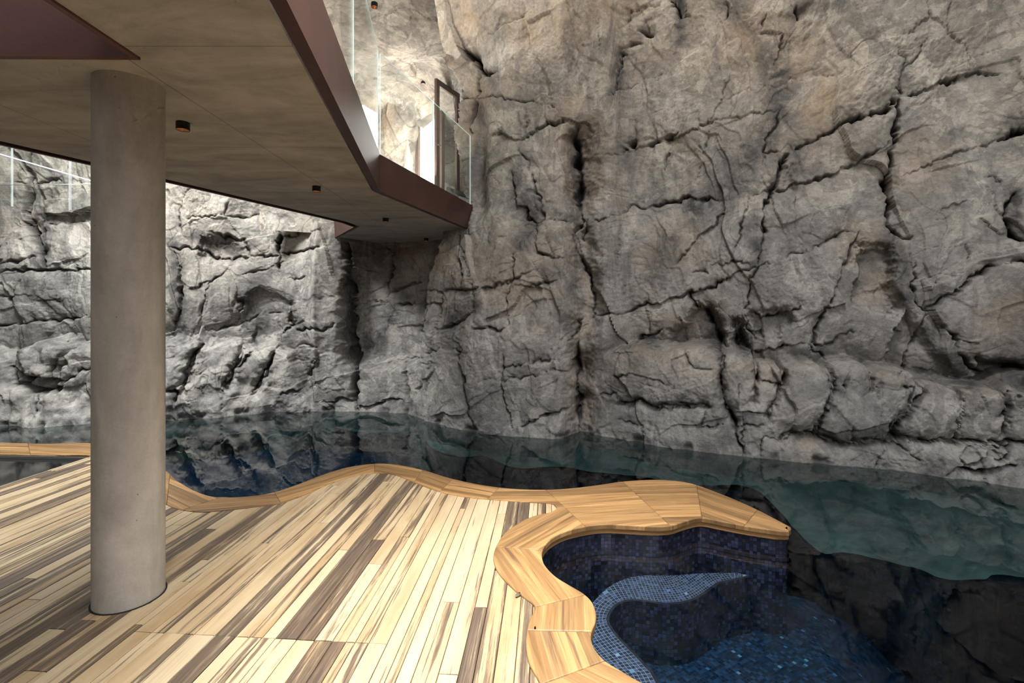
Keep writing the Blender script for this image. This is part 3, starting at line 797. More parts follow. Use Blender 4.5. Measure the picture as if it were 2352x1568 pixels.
    # the separate boulders of both shelves, cut along their cracks
    BO = {10: '1396 700 1659 700 1654 854 1659 904 1668 936 1621 934 1564 932 1529 937 1500 936 1471 921 1418 929 1396 900',
          11: '1659 700 1739 700 1741 832 1737 857 1741 880 1735 950 1693 945 1668 936 1659 904 1654 854',
          12: '1739 700 1806 700 1804 855 1804 880 1796 900 1764 961 1735 950 1741 880 1737 857 1741 832',
          13: '1806 700 1919 700 1918 855 1922 892 1910 927 1886 963 1875 1002 1831 1002 1811 998 1795 1012 1752 1008 1764 961 1796 900 1804 880 1804 855',
          14: '1919 700 2022 700 2025 862 2012 960 2005 1016 1942 1022 1890 1010 1875 1002 1886 963 1910 927 1922 892 1918 855',
          15: '2022 700 2146 700 2144 884 2124 904 2106 919 2100 951 2068 971 2058 998 2064 1016 2005 1016 2012 960 2025 862',
          16: '2146 700 2217 700 2217 903 2221 939 2211 967 2203 994 2207 1018 2120 1012 2064 1014 2058 998 2068 971 2100 951 2106 919 2124 904 2144 884',
          17: '2217 700 2316 700 2318 900 2322 943 2316 1016 2278 1014 2207 1018 2203 994 2211 967 2221 939 2217 903',
          18: '2316 700 2480 700 2480 1020 2316 1016 2322 943 2318 900',
          20: '-80 700 2 700 2 835 20 840 10 880 0 985 -80 985', 21: '2 700 135 700 135 810 115 850 110 868 85 905 80 985 0 985 10 880 20 840 2 835', 22: '135 700 300 700 300 1000 80 985 85 905 110 868 115 850 135 810',
          23: '383 700 452 700 455 797 425 853 416 897 400 985 300 985 300 700', 24: '452 700 556 700 557 814 533 862 516 892 508 965 400 985 416 897 425 853 455 797',
          25: '556 700 630 700 629 810 607 862 581 905 575 962 508 965 516 892 533 862 557 814', 26: '630 700 700 895 690 960 575 962 581 905 607 862 629 810'}
    on = (c4(np.maximum(bR, 0)) > 0.02)
    onl = (c4(np.maximum(bL, 0)) > 0.02)
    for k_, s in BO.items():
        m = inside(poly(s), bx, by) & (on if k_ < 20 else onl)
        lab[m] = k_
    return grid_mesh('cliff', P, dict(crack=crk, stain_shade=stn, warm=wrm), keep, M['rock'], lab)


cl = build_cliff()
for k, nm, lb in ((1, 'wall_left', 'grey sculpted rock wall behind the concrete column, left of the dark crevice'),
                  (2, 'wall_back', 'sculpted rock pilaster and shaded niche under the end of the concrete slab'),
                  (3, 'wall_right', 'tall cracked grey-brown rock wall rising above the boulder shelf on the right')):
    cl[k].name = nm
    tag(cl[k], lb, 'rock wall', kind='structure')
BL = {10: 'broad flat-topped boulder at the left end of the shelf, under the rock arch', 11: 'narrow wedge-shaped boulder with a long crack, right of the broad flat-topped one',
      12: 'small squarish boulder sitting low between the wedge-shaped one and a large rounded one', 13: 'large rounded boulder with a smooth pale face, behind the peninsula tip',
      14: 'tall round-topped boulder with two small holes near its upper left', 15: 'wide boulder with a row of pits under its flat brown crest',
      16: 'bulging rounded boulder set forward with a horizontal seam across its face', 17: 'blocky boulder with a small notch, left of the dark pocket at the frame edge',
      18: 'boulder cut by the right frame edge, rising higher than its neighbour', 20: 'dark boulder cut by the left frame edge', 21: 'pale rounded boulder left of the column with a domed top',
      22: 'crumpled grey boulder half hidden behind the concrete column', 23: 'rough boulder just right of the column with a pointed crest', 24: 'creased boulder with slanting folds beside the pointed one right of the column',
      25: 'boulder with a slanting crack on each side, in the middle of the left shelf', 26: 'last boulder of the left shelf, sloping down to the water beside the rock pillar'}
for k, lb in BL.items():
    if k in cl:
        cl[k].name = 'boulder'
        tag(cl[k], lb, 'boulder', 'boulders along the right shelf' if k < 20 else 'boulders along the left shelf', 'thing')


# ------------------------------------------------------------------ upper landing: rock soffit and side wall around the doorway
def rock_patch(name, O, A, B, na, nb, N, seed, fn=None, hole=None, warm=0.3):
    O, A, B, N = (np.array(q, float) for q in (O, A, B, N))
    a, b = np.meshgrid(np.linspace(0, 1, na), np.linspace(0, 1, nb))
    u = a * np.linalg.norm(A); v = b * np.linalg.norm(B)
    d = rock_relief(u + seed * 3.1, v + seed * 1.7, seed)
    if fn is not None: d = d + fn(a, b)
    P = O + a[..., None] * A + b[..., None] * B + d[..., None] * N
    hair = np.abs(gnoise(u * 1.5 + seed, v * 1.5, 90 + seed))
    crk = 0.6 * np.exp(-(hair / 0.014) ** 2)
    keep = np.ones((nb - 1, na - 1), bool)
    if hole is not None:
        keep = ~hole(0.5 * (a[:-1, :-1] + a[1:, 1:]), 0.5 * (b[:-1, :-1] + b[1:, 1:]))
    wm = warm * sstep(-0.1, 0.4, fbm(u * 1.3, v * 1.3, 40 + seed, 3))
    o = grid_mesh(name, P, dict(crack=crk, stain_shade=0 * a, warm=wm), keep, M['rock'], np.zeros(keep.shape, int))[0]
    o.name = name
    return o


UZ = CZ + 0.38                                     # upper floor level
# soffit: rises towards the viewer, rounded down at the back
rock_ceiling = rock_patch('ceiling', (-4.2, 4.3, 5.62), (3.22, 0, 0), (0, 4.9, -0.25), 240, 280, (0, 0, -1), 3,
                          fn=lambda a, b: 0.55 * sstep(0.62, 1.0, b) + 0.10 * np.sin(b * 17 + a * 6) * sstep(0.2, 0.5, b) + 0.25 * np.exp(-((a - 0.3) / 0.2) ** 2) * b)
tag(rock_ceiling, 'bright daylit rock vault above the upper landing', 'rock ceiling', kind='structure')
DA, DB = Vector((-1.72, 8.72, 0)), Vector((-1.18, 8.30, 0))
side_wall = rock_patch('wall_upper', (-4.3, 8.35, UZ - 0.3), (2.62, 0.33, 0), (0, 0, 2.7), 220, 220, (0.12, -0.99, 0), 5, fn=lambda a, b: 0.12 * np.sin(a * 9 + 1) + 0.25 * sstep(0.7, 1.0, b), warm=0.9)
tag(side_wall, 'ochre-stained rock wall beside the bright doorway on the upper landing', 'rock wall', kind='structure')
back_wall = rock_patch('wall_landing', (-1.32, 8.98, UZ - 0.2), (1.7, 0.1, 0), (0, 0, 2.9), 120, 160, (0, -1, 0), 8, warm=0.8)
tag(back_wall, 'pinkish rock seen through the open glass door leaf on the upper landing', 'rock wall', kind='structure')
# reveal around the doorway
dd = (DB - DA).normalized()
dn = Vector((dd.y, -dd.x, 0))
bm = bmesh.new()
add_box(bm, DA - dd * 0.13 + Vector((0, 0, UZ + 1.05)) + dn * 0.03, (0.22, 0.34, 2.3), dd, 0.03)
add_box(bm, (DA + DB) / 2 + Vector((0, 0, UZ + 2.10)) + dn * 0.03, (0.95, 0.34, 0.26), dd, 0.04)
jamb = bm_obj('trim_1', bm, M['lintel'])
tag(jamb, 'pale plastered reveal around the upper doorway', 'door surround', kind='structure')
door = empty('door_1', (DA.x, DA.y, UZ))
tag(door, 'brown framed glazed doorway glowing with daylight at the back of the upper landing', 'door', kind='structure')


def rel(o, p):
    o.parent = p
    o.matrix_parent_inverse = p.matrix_world.inverted() if False else o.matrix_parent_inverse
    return o


def box_part(name, par, c, s, ax, mat, bevel=0.004):
    bm = bmesh.new()
    add_box(bm, Vector(c) - Vector(par.location), s, ax, bevel)
    return bm_obj(name, bm, mat, par)


W = (DB - DA).length
box_part('frame', door, DA + dd * 0.04 + Vector((0, 0, UZ + 0.97)), (0.08, 0.07, 1.94), dd, M['frame'])
box_part('frame', door, DB - dd * 0.04 + Vector((0, 0, UZ + 0.97)), (0.08, 0.07, 1.94), dd, M['frame'])
box_part('frame', door, (DA + DB) / 2 + Vector((0, 0, UZ + 1.92)), (W, 0.07, 0.10), dd, M['frame'])
box_part('pane', door, (DA + DB) / 2 + Vector((0, 0, UZ + 0.94)) - dn * 0.02, (W - 0.15, 0.012, 1.86), dd, M['pane'], 0)
LA, LB = Vector((-1.205, 7.62, 0)), Vector((-0.90, 8.18, 0))
ld = (LB - LA).normalized()
leaf = empty('door_leaf', (LA.x, LA.y, UZ))
tag(leaf, 'open brown framed glass door leaf beside the rock edge on the upper landing', 'door')
LW = (LB - LA).length
box_part('stile', leaf, LA + ld * 0.04 + Vector((0, 0, UZ + 1.0)), (0.08, 0.045, 2.0), ld, M['frame'])
box_part('stile', leaf, LB - ld * 0.04 + Vector((0, 0, UZ + 1.0)), (0.08, 0.045, 2.0), ld, M['frame'])
box_part('rail', leaf, (LA + LB) / 2 + Vector((0, 0, UZ + 1.955)), (LW - 0.16, 0.045, 0.09), ld, M['frame'])
box_part('rail', leaf, (LA + LB) / 2 + Vector((0, 0, UZ + 0.05)), (LW - 0.16, 0.045, 0.10), ld, M['frame'])
box_part('glazing', leaf, (LA + LB) / 2 + Vector((0, 0, UZ + 1.0)), (LW - 0.15, 0.012, 1.83), ld, M['glass'], 0)
hd = box_part('handle', leaf, LA + ld * 0.05 + Vector((ld.y, -ld.x, 0)) * 0.045 + Vector((0, 0, UZ + 0.95)), (0.10, 0.018, 0.018), ld, M['steel'], 0.006)


# ------------------------------------------------------------------ concrete slab, steel fascia, glass balustrade
A0 = (-0.30, -2.0); A1 = (-1.394, 5.11); A2 = (-0.624, 7.62)
OUTL = [A0, A1, A2, (-0.9, 8.3), (-1.5, 9.4), (-3.73, 9.43), (-2.40, 7.34), (-2.46, 6.97), (-3.40, 4.76), (-3.89, 3.67), (-5.4, 0.2), (-5.6, -2.0)]
VOID = [(-1.885, 2.385), (-1.90, -1.0), (-4.15, 2.362)]


def off_line(a, b, o):
    a, b = Vector(a), Vector(b)
    d = (b - a).normalized()
    n = Vector((-d.y, d.x))
    return a + n * o, b + n * o


def inset(polyg, o):
    """move each corner of a closed plan polygon inwards (counter-clockwise polygons) by o"""
    n = len(polyg); out = []
    for i in range(n):
        p0, p1, p2 = Vector(polyg[i - 1]), Vector(polyg[i]), Vector(polyg[(i + 1) % n])
        d1 = (p1 - p0).normalized(); d2 = (p2 - p1).normalized()
        n1 = Vector((-d1.y, d1.x)); n2 = Vector((-d2.y, d2.x))
        m = (n1 + n2)
        m = m / max(m.dot(n1), 0.35)
        out.append(tuple(p1 + m * o))
    return out


slab = empty('mezzanine_slab', (-1.4, 5.1, CZ))
tag(slab, 'raw concrete mezzanine slab edged with rust-red steel, carried by the round column', 'slab', kind='thing')


def prism_holes(name, outer, holes, z0, z1, mat, par):
    L = Vector(par.location)
    lps = [outer] + holes
    flatp = [p for lp in lps for p in lp]
    tris = tessellate_polygon([[Vector((x, y, 0)) for x, y in lp] for lp in lps])
    n = len(flatp)
    verts = [(x - L.x, y - L.y, z - L.z) for z in (z0, z1) for x, y in flatp]
    faces = []
    for tri in tris:
        a, b, c = (Vector(flatp[q]) for q in tri)
        tri = tuple(tri) if (b - a).cross(c - a) > 0 else tuple(tri)[::-1]
        faces.append(tri[::-1]); faces.append(tuple(q + n for q in tri))
    st = 0
    for lp in lps:
        m = len(lp)
        for q in range(m):
            a, b = st + q, st + (q + 1) % m
            faces.append((a, b, b + n, a + n))
        st += m
    return mesh_obj(name, verts, faces, mat, par)


conc = inset(OUTL, 0.085)
vo_in = VOID
ccw = sum((vo_in[i][0] * vo_in[(i + 1) % 3][1] - vo_in[(i + 1) % 3][0] * vo_in[i][1]) for i in range(3)) > 0
vo_big = inset(VOID if ccw else VOID[::-1], -0.013)
prism_holes('concrete_body', conc, [vo_big], CZ, UZ - 0.01, M['slab'], slab)


def fascia(name, pts, zb, zt, flange, side, par, thick=0.012, mat=None):
    """steel edge plate with an inward bottom flange, along an open plan line"""
    bm = bmesh.new()
    L = Vector(par.location)
    n = len(pts)
    nor = []
    for i in range(n):
        a = Vector(pts[max(i - 1, 0)]); b = Vector(pts[i]); c = Vector(pts[min(i + 1, n - 1)])
        d1 = (b - a).normalized() if i > 0 else (c - b).normalized(); d2 = (c - b).normalized() if i < n - 1 else d1
        m1 = Vector((-d1.y, d1.x)); m2 = Vector((-d2.y, d2.x)); m = m1 + m2
        nor.append(m / max(m.dot(m1), 0.4) * side)
    # section (inward offset, z)
    sec = [(0, zb), (0, zt), (thick, zt), (thick, zb + 0.012), (flange, zb + 0.012), (flange, zb)]
    rows = [[bm.verts.new((pts[i][0] + nor[i].x * o - L.x, pts[i][1] + nor[i].y * o - L.y, z - L.z)) for o, z in sec] for i in range(n)]
    for r0, r1 in zip(rows[:-1], rows[1:]):
        for k in range(6):
            bm.faces.new((r0[k], r0[(k + 1) % 6], r1[(k + 1) % 6], r1[k]))
    bm.faces.new(rows[0]); bm.faces.new(rows[-1][::-1])
    return bm_obj(name, bm, mat or M['corten'], par)


ZB = CZ - 0.012
fascia('steel_fascia', [A0, A1, A2], ZB, UZ, 0.068, 1, slab)
fascia('steel_fascia', [A2, (-0.9, 8.3)], ZB, UZ, 0.068, 1, slab)
fascia('steel_fascia', [(-3.73, 9.43), (-2.40, 7.34)], ZB, UZ, 0.03, 1, slab)
fascia('steel_fascia', [(-2.40, 7.34), (-2.46, 6.97), (-3.40, 4.76), (-3.89, 3.67), (-5.4, 0.2), (-5.6, -2.0)], ZB, UZ, 0.03, 1, slab)
vs3 = VOID if ccw else VOID[::-1]
loop = [((vs3[0][0] + vs3[1][0]) / 2, (vs3[0][1] + vs3[1][1]) / 2)] + [vs3[1], vs3[2], vs3[0]]
fascia('void_lining', loop + [loop[0]], ZB, CZ + 0.30, 0.030, -1, slab, mat=M['lining'])

def glass_panel(a, b, z0, z1, label, edge_mat=None, group=None, name='glass_panel', t=0.010):
    a, b = Vector((a[0], a[1], 0)), Vector((b[0], b[1], 0))
    d = (b - a).normalized(); w = (b - a).length
    o = empty(name, (a.x, a.y, z0))
    tag(o, label, 'glass panel', group)
    m = (a + b) / 2
    box_part('pane', o, m + Vector((0, 0, (z0 + z1) / 2)), (w - 0.008, t, z1 - z0), d, M['glass'], 0)
    em = edge_mat or M['edge']
    box_part('polished_edge', o, a + d * 0.0035 + Vector((0, 0, (z0 + z1) / 2)), (0.003, t, z1 - z0), d, em, 0)
    box_part('polished_edge', o, b - d * 0.0035 + Vector((0, 0, (z0 + z1) / 2)), (0.003, t, z1 - z0), d, em, 0)
    box_part('top_edge', o, m + Vector((0, 0, z1 + 0.001)), (w - 0.008, t, 0.002), d, em, 0)
    return o


def lerp(a, b, t): return (a[0] + (b[0] - a[0]) * t, a[1] + (b[1] - a[1]) * t)


ga0, ga1 = off_line(A0, A1, 0.02); gb0, gb1 = off_line(A1, A2, 0.02)
GT = 4.32
tA = lambda Y: lerp(ga0, ga1, (Y + 2.0) / 7.11)
glass_panel(tA(2.1), tA(3.597), UZ, GT, 'glass balustrade panel nearest the viewer, reaching the top frame edge', group='balustrade panels on the slab edge')
glass_panel(tA(3.60), tA(5.08), UZ, GT, 'glass balustrade panel just before the bend of the steel fascia', group='balustrade panels on the slab edge')
glass_panel(lerp(gb0, gb1, 0.012), lerp(gb0, gb1, 0.485), UZ, GT, 'glass balustrade panel just past the bend, in front of the ochre rock', group='balustrade panels on the slab edge')
glass_panel(lerp(gb0, gb1, 0.492), lerp(gb0, gb1, 0.985), UZ, GT, 'last glass balustrade panel, ending against the rock wall', group='balustrade panels on the slab edge')
# glass screen far left, beyond the slab
gp = lambda px, Y: ((px - CX) / F * Y, Y)
glass_panel(gp(-190, 6.05), gp(27, 6.35), 2.95, 4.3, 'glass screen panel at the left frame edge with a teal edge', M['edge_t'], 'glass screen panels beside the left rock wall')
glass_panel(gp(28.5, 6.35), gp(160, 6.6), 2.95, 4.3, 'glass screen panel between the teal and the violet vertical edges', M['edge_v'], 'glass screen panels beside the left rock wall')
glass_panel(gp(162, 6.6), gp(300, 6.9), 2.95, 4.3, 'glass screen panel partly behind the column, right of the violet edge', M['edge_v'], 'glass screen panels beside the left rock wall')


def rod(name, p, q, r, mat, label, cat):
    p, q = Vector(p), Vector(q)
    bm = bmesh.new()
    d = (q - p); 
    bmesh.ops.create_cone(bm, cap_ends=True, segments=10, radius1=r, radius2=r, depth=d.length)
    rot = Vector((0, 0, 1)).rotation_difference(d.normalized())
    bmesh.ops.transform(bm, matrix=rot.to_matrix().to_4x4(), verts=bm.verts)
    bmesh.ops.translate(bm, verts=bm.verts, vec=(p + q) / 2)
    return tag(bm_obj(name, bm, mat, None, True), label, cat)


rod('bright_line', atY(-120, 319, 6.0), atY(290, 439, 6.7), 0.008, M['edge_v'], 'thin bright sloping line across the glass screen at far left', 'rail')  # thin emissive rod drawn for a bright sloping line
rod('tension_wire', atY(-120, 426, 6.1), atY(290, 422, 6.75), 0.004, M['steel'], 'thin grey level wire below the sloping line at far left', 'wire')

# ------------------------------------------------------------------ column
cpx = [(x, y) for x, y in (at(215, 1388), at(380, 1340))]
ccx, ccy, cr = -2.135, 2.70, 0.164
colm = empty('concrete_column', (ccx, ccy, 0))
tag(colm, 'round raw concrete column standing in the timber deck under the slab', 'column', kind='thing')
bm = bmesh.new()
r = lathe(bm, [(cr, -0.3), (cr, 0.0), (cr, CZ - 0.0), (cr, CZ + 0.05)], n=96)
bm_obj('shaft', bm, M['column'], colm, True)
bm = bmesh.new()
r = lathe(bm, [(cr + 0.001, 0.0), (cr + 0.001, 0.003), (cr + 0.009, 0.003), (cr + 0.009, 0.0)], n=96)
bm_obj('base_shade_ring', bm, M['gap'], colm)  # black ring standing in for the shaded gap at the column foot

# ------------------------------------------------------------------ spotlights
def spot():
    o = empty('ceiling_spotlight')
    bm = bmesh.new()
    lathe(bm, [(0.0, 0.0), (0.040, 0.0), (0.041, -0.002), (0.041, -0.050), (0.0395, -0.052), (0.037, -0.052), (0.037, -0.010)], n=36)
    bm_obj('housing', bm, M['black'], o, False)
    bm = bmesh.new()
    lathe(bm, [(0.0365, -0.049), (0.033, -0.030), (0.022, -0.016), (0.0, -0.012)], n=36)
    bm_obj('reflector', bm, M['copper'], o, True)
    return o


sp0 = spot()
SPL = [(420, 281, CZ, 'largest black spotlight on the slab underside, right of the column', None), (727, 428, CZ, 'black spotlight on the slab underside, midway along the slab', None),
       (886, 501, CZ, 'black spotlight on the slab underside near the bend of the fascia', None), (979, 547, CZ, 'small black spotlight where the slab meets the rock', None),
       (860, 7, None, 'black spotlight with copper glow on the rock vault at the top', (6.0,)), (972, 186, None, 'small spotlight on the bright rock vault above the doorway', (8.0,))]
for i, (px, py, z, lb, Y) in enumerate(SPL):
    if i == 0:
        o = sp0
    else:
        o = sp0.copy(); COL.objects.link(o)
        for ch in list(sp0.children):
            c = ch.copy(); COL.objects.link(c); c.parent = o
    if z is not None:
        x, y = at(px, py, z); o.location = (x, y, z)
    else:
        o.location = atY(px, py, Y[0])
    tag(o, lb, 'spotlight', 'round ceiling spotlights')

# ------------------------------------------------------------------ timber deck and coping outlines (frame pixels unprojected to the deck plane)
U2 = lambda s: [at(x, y) for x, y in poly(s)]
E_WATER = catmull([(-9.5, 6.1), (-7.6, 5.95)] + U2('0 1017 110 1020 215 1019 300 1036 350 1060 383 1083 405 1103 440 1125 480 1140 515 1143 560 1142 620 1134 680 1115 740 1092 800 1074 860 1066 910 1068 970 1080 1040 1101 1120 1117 1200 1125 1280 1125 1360 1117 1430 1107 1500 1103 1555 1106 1600 1115 1680 1145 1740 1172 1790 1198 1810 1209'), 6)
E_DECK = catmull([(-9.5, 5.5), (-7.4, 5.45)] + U2('0 1044 110 1047 215 1048 290 1092 340 1135 383 1160 410 1170 440 1175 480 1176 540 1170 600 1163 645 1156 700 1137 760 1110 800 1097 840 1089 880 1087 910 1092 960 1112 1010 1130 1070 1142 1130 1148 1200 1153 1262 1157 1275 1163 1277 1170 1262 1178 1230 1185 1195 1200 1160 1225 1141 1253 1133 1280 1138 1305 1155 1330 1180 1355 1205 1375 1225 1390 1228 1403 1219 1420 1211 1445 1208 1480 1213 1520 1228 1550 1242 1575') + [(0.23, 1.72), (0.55, 1.42), (1.2, 1.2), (2.6, 1.0), (5.5, 0.85)], 6)
E_SPA = catmull(U2('1812 1222 1790 1221 1720 1211 1660 1200 1620 1192 1600 1192 1570 1200 1540 1209 1500 1211 1440 1208 1390 1206 1345 1211 1300 1222 1265 1240 1248 1262 1245 1280 1252 1300 1275 1325 1310 1347 1340 1365 1360 1385 1369 1410 1368 1430 1360 1450 1358 1470 1368 1495 1390 1520 1430 1545 1470 1568') + [(0.78, 1.88), (1.25, 1.66), (2.6, 1.44), (5.5, 1.3)], 6)


def near(E, px, py):
    p = np.array(at(px, py))
    return int(np.argmin(((E - p) ** 2).sum(1)))


def between(E, i, j):
    return [tuple(p) for p in (E[i:j + 1] if i <= j else E[j:i + 1][::-1])]


copg = empty('timber_coping', (0, 3.5, 0))
tag(copg, 'warm brown timber coping winding along the pool edge and out to the pointed peninsula', 'coping', kind='thing')


def gc_attr(me, vals):
    a = me.attributes.new('gc', 'FLOAT_VECTOR', 'POINT')
    a.data.foreach_set('vector', np.asarray(vals, np.float32).ravel())


CT, CB = 0.008, -0.026


def coping_piece(polyg, ang, rnd, bev=0.007):
    """flat board piece with softly rounded rim, grain running at angle ang"""
    P = [polyg[0]]
    for p in polyg[1:]:
        if math.dist(p, P[-1]) > 0.004: P.append(p)
    if math.dist(P[0], P[-1]) < 0.004: P.pop()
    A = sum(P[i][0] * P[(i + 1) % len(P)][1] - P[(i + 1) % len(P)][0] * P[i][1] for i in range(len(P)))
    if A < 0: P = P[::-1]
    L = copg.location
    n = len(P)
    ins1 = inset(P, bev * 0.35); ins2 = inset(P, bev)
    rings = [(P, CB), (P, CT - bev), (ins1, CT - bev * 0.3), (ins2, CT)]
    verts = [(x - L.x, y - L.y, z) for rg, z in rings for x, y in rg]
    faces = []
    for k in range(3):
        for i in range(n):
            j = (i + 1) % n
            faces.append((k * n + i, k * n + j, (k + 1) * n + j, (k + 1) * n + i))
    for tri in tessellate_polygon([[Vector((x, y, 0)) for x, y in ins2]]):
        tri = list(tri)
        a, b, c = (Vector(ins2[q]) for q in tri)
        if (b - a).cross(c - a) < 0: tri = tri[::-1]
        faces.append(tuple(3 * n + q for q in tri))
    o = mesh_obj('coping_board', verts, faces, M['teak'], copg)
    ca, sa = math.cos(ang), math.sin(ang)
    gc_attr(o.data, [((x + L.x) * ca + (y + L.y) * sa, -(x + L.x) * sa + (y + L.y) * ca, rnd) for x, y, z in verts])
    return o


def strip_cuts(EA, EB, cuts):
    """cuts: list of ((px,py) on EA, (px,py) on EB) or index pairs, consecutive pairs bound a board"""
    idx = [((near(EA, *a) if not isinstance(a, int) else a), (near(EB, *b) if not isinstance(b, int) else b)) for a, b in cuts]
    for (a0, b0), (a1, b1) in zip(idx[:-1], idx[1:]):
        pa = between(EA, a0, a1); pb = between(EB, b0, b1)
        m0 = (np.array(pa[0]) + pb[0]) / 2; m1 = (np.array(pa[-1]) + pb[-1]) / 2
        ang = math.atan2(m1[1] - m0[1], m1[0] - m0[0])
        coping_piece(pa + pb[::-1], ang, random.random())


nD7 = near(E_DECK, 1276, 1166)
strip_cuts(E_WATER, E_DECK, [(0, 0), ((60, 1019), (70, 1046)), ((250, 1024), (250, 1070)), ((392, 1091), (383, 1160)), ((508, 1143), (417, 1172)), ((634, 1131), (644, 1156)), ((859, 1066), (859, 1088)), ((975, 1081), (952, 1109)),
                             ((1044, 1102), (1014, 1131)), ((1146, 1120), (1120, 1147))])
_M = at(1296, 1165)
_p = between(E_WATER, near(E_WATER, 1146, 1120), near(E_WATER, 1256, 1125)) + [_M] + between(E_DECK, near(E_DECK, 1276, 1166), near(E_DECK, 1120, 1147))
coping_piece(_p, 0.03, 0.61)
_p = between(E_DECK, near(E_DECK, 1276, 1166), near(E_DECK, 1138, 1256)) + between(E_SPA, near(E_SPA, 1246, 1266), near(E_SPA, 1341, 1211)) + [_M]
coping_piece(_p, math.atan2(0.62, 0.55), 0.27)
strip_cuts(E_DECK, E_SPA, [((1138, 1256), (1246, 1266)), ((1228, 1396), (1345, 1369)), ((1210, 1449), (1360, 1452)), ((1242, 1575), (1388, 1518)), (len(E_DECK) - 13, len(E_SPA) - 13), (len(E_DECK) - 1, len(E_SPA) - 1)])
strip_cuts(E_WATER, E_SPA, [((1256, 1125), (1341, 1211)), ((1425, 1108), (1538, 1209)), ((1600, 1115), (1612, 1192)), ((1745, 1174), (1710, 1210)), (len(E_WATER) - 1, 0)])
# rounded nose of the peninsula
tipc = [tuple(E_WATER[-1]), at(1816, 1213), at(1817, 1218), tuple(E_SPA[0])]
coping_piece(tipc + [tuple((np.array(E_WATER[-1]) * 0.6 + np.array(E_SPA[0]) * 0.4) + np.array([-0.03, 0.0]))], 0.6, 0.3, 0.004)


def ribbon(name, E, off, z0, z1, mat, par, attr, thick=0.02, closed_tip=None, nz=1):
    """vertical band along a plan line, offset by off to its left"""
    E = np.asarray(E)
    t = np.gradient(E, axis=0); t /= np.linalg.norm(t, axis=1)[:, None]
    n = np.stack([-t[:, 1], t[:, 0]], 1)
    Q = E + n * off; Q2 = E + n * (off + thick)
    s = np.concatenate([[0], np.cumsum(np.linalg.norm(np.diff(E, axis=0), axis=1))])
    L = par.location if par is not None else Vector((0, 0, 0))
    N = len(E); verts = []; vals = []
    for q, z in ((Q, z0), (Q, z1), (Q2, z1), (Q2, z0)):
        for i in range(N):
            verts.append((q[i, 0] - L.x, q[i, 1] - L.y, z - L.z)); vals.append((s[i], z, 0.37))
    faces = []
    for k in range(4):
        for i in range(N - 1):
            faces.append((k * N + i, k * N + i + 1, ((k + 1) % 4) * N + i + 1, ((k + 1) % 4) * N + i))
    faces += [(0, N, 2 * N, 3 * N), (N - 1, 4 * N - 1, 3 * N - 1, 2 * N - 1)]
    o = mesh_obj(name, verts, faces, mat, par)
    a = o.data.attributes.new(attr, 'FLOAT_VECTOR', 'POINT')
    a.data.foreach_set('vector', np.asarray(vals, np.float32).ravel())
    return o


tipline = catmull([tuple(E_WATER[-14]), tuple(E_WATER[-7]), tuple(E_WATER[-1]), at(1815, 1214), at(1815.5, 1219), tuple(E_SPA[0]), tuple(E_SPA[6])], 5)
# lower timber band under the coping, then the mosaic wall (right-hand sides of both edge lines are water)
spa_full = np.vstack([E_WATER[near(E_WATER, 1740, 1172):-1], tipline[10:26], E_SPA[1:]])
ribbon('edge_board', spa_full, -0.012 * 0 + 0.010, -0.068, CB, M['teak2'], copg, 'gc', 0.03) if False else None

# orientation: E_WATER runs left to right, its left side is the pool; E_SPA runs tip to near end, its right side (towards the deck) is ground
def shell_line():
    a = E_WATER[:near(E_WATER, 1800, 1203)]
    nose = catmull([at(1800, 1203.5), at(1811, 1210.5), at(1815, 1216), at(1811, 1220.5), at(1795, 1220.5)], 8)
    b = E_SPA[near(E_SPA, 1780, 1219):]
    return np.vstack([a, nose, b])


SHELL = shell_line()
# SHELL keeps the water on its left all the way round the nose
ribbon('edge_board', SHELL, -0.008, -0.062, CB, M['teak2'], copg, 'gc', -0.03)
pool_wall = ribbon('wall_pool', SHELL, -0.018, -2.4, -0.062, M['tile_wall'], None, 'tc', -0.05)
tag(pool_wall, 'dark blue mosaic pool wall under the timber coping', 'pool wall', kind='structure')

# ------------------------------------------------------------------ deck boards
PA = math.radians(-4.1)
ps = np.array([math.sin(-PA), math.cos(PA)]); pt = np.array([ps[1], -ps[0]])       # along the boards, across them
deck_poly = [tuple(p) for p in E_DECK] + [(5.5, -1.8), (-5.02, -1.8), (-4.60, 4.36), (-4.53, 5.24)]
i215 = near(E_DECK, 215, 1048)
deck_poly = [tuple(p) for p in E_DECK[i215:]] + [(5.5, -1.8), (-5.03, -1.8), (-4.61, 4.30)]


def push_out(E, o):
    t = np.gradient(E, axis=0); t /= np.linalg.norm(t, axis=1)[:, None]
    return E + np.stack([-t[:, 1], t[:, 0]], 1) * o


dp = [tuple(p) for p in push_out(E_DECK[i215:], -0.004 * 0 + 0.03)] + deck_poly[len(E_DECK) - i215:]


def runs(tc):
    S = np.arange(-2.2, 6.4, 0.008)
    x = S * ps[0] + tc * pt[0]; y = S * ps[1] + tc * pt[1]
    m = inside(dp, x, y)
    e = np.flatnonzero(np.diff(np.concatenate([[0], m.astype(int), [0]])))
    return [(S[a], S[min(b, len(S) - 1)]) for a, b in zip(e[::2], e[1::2])]


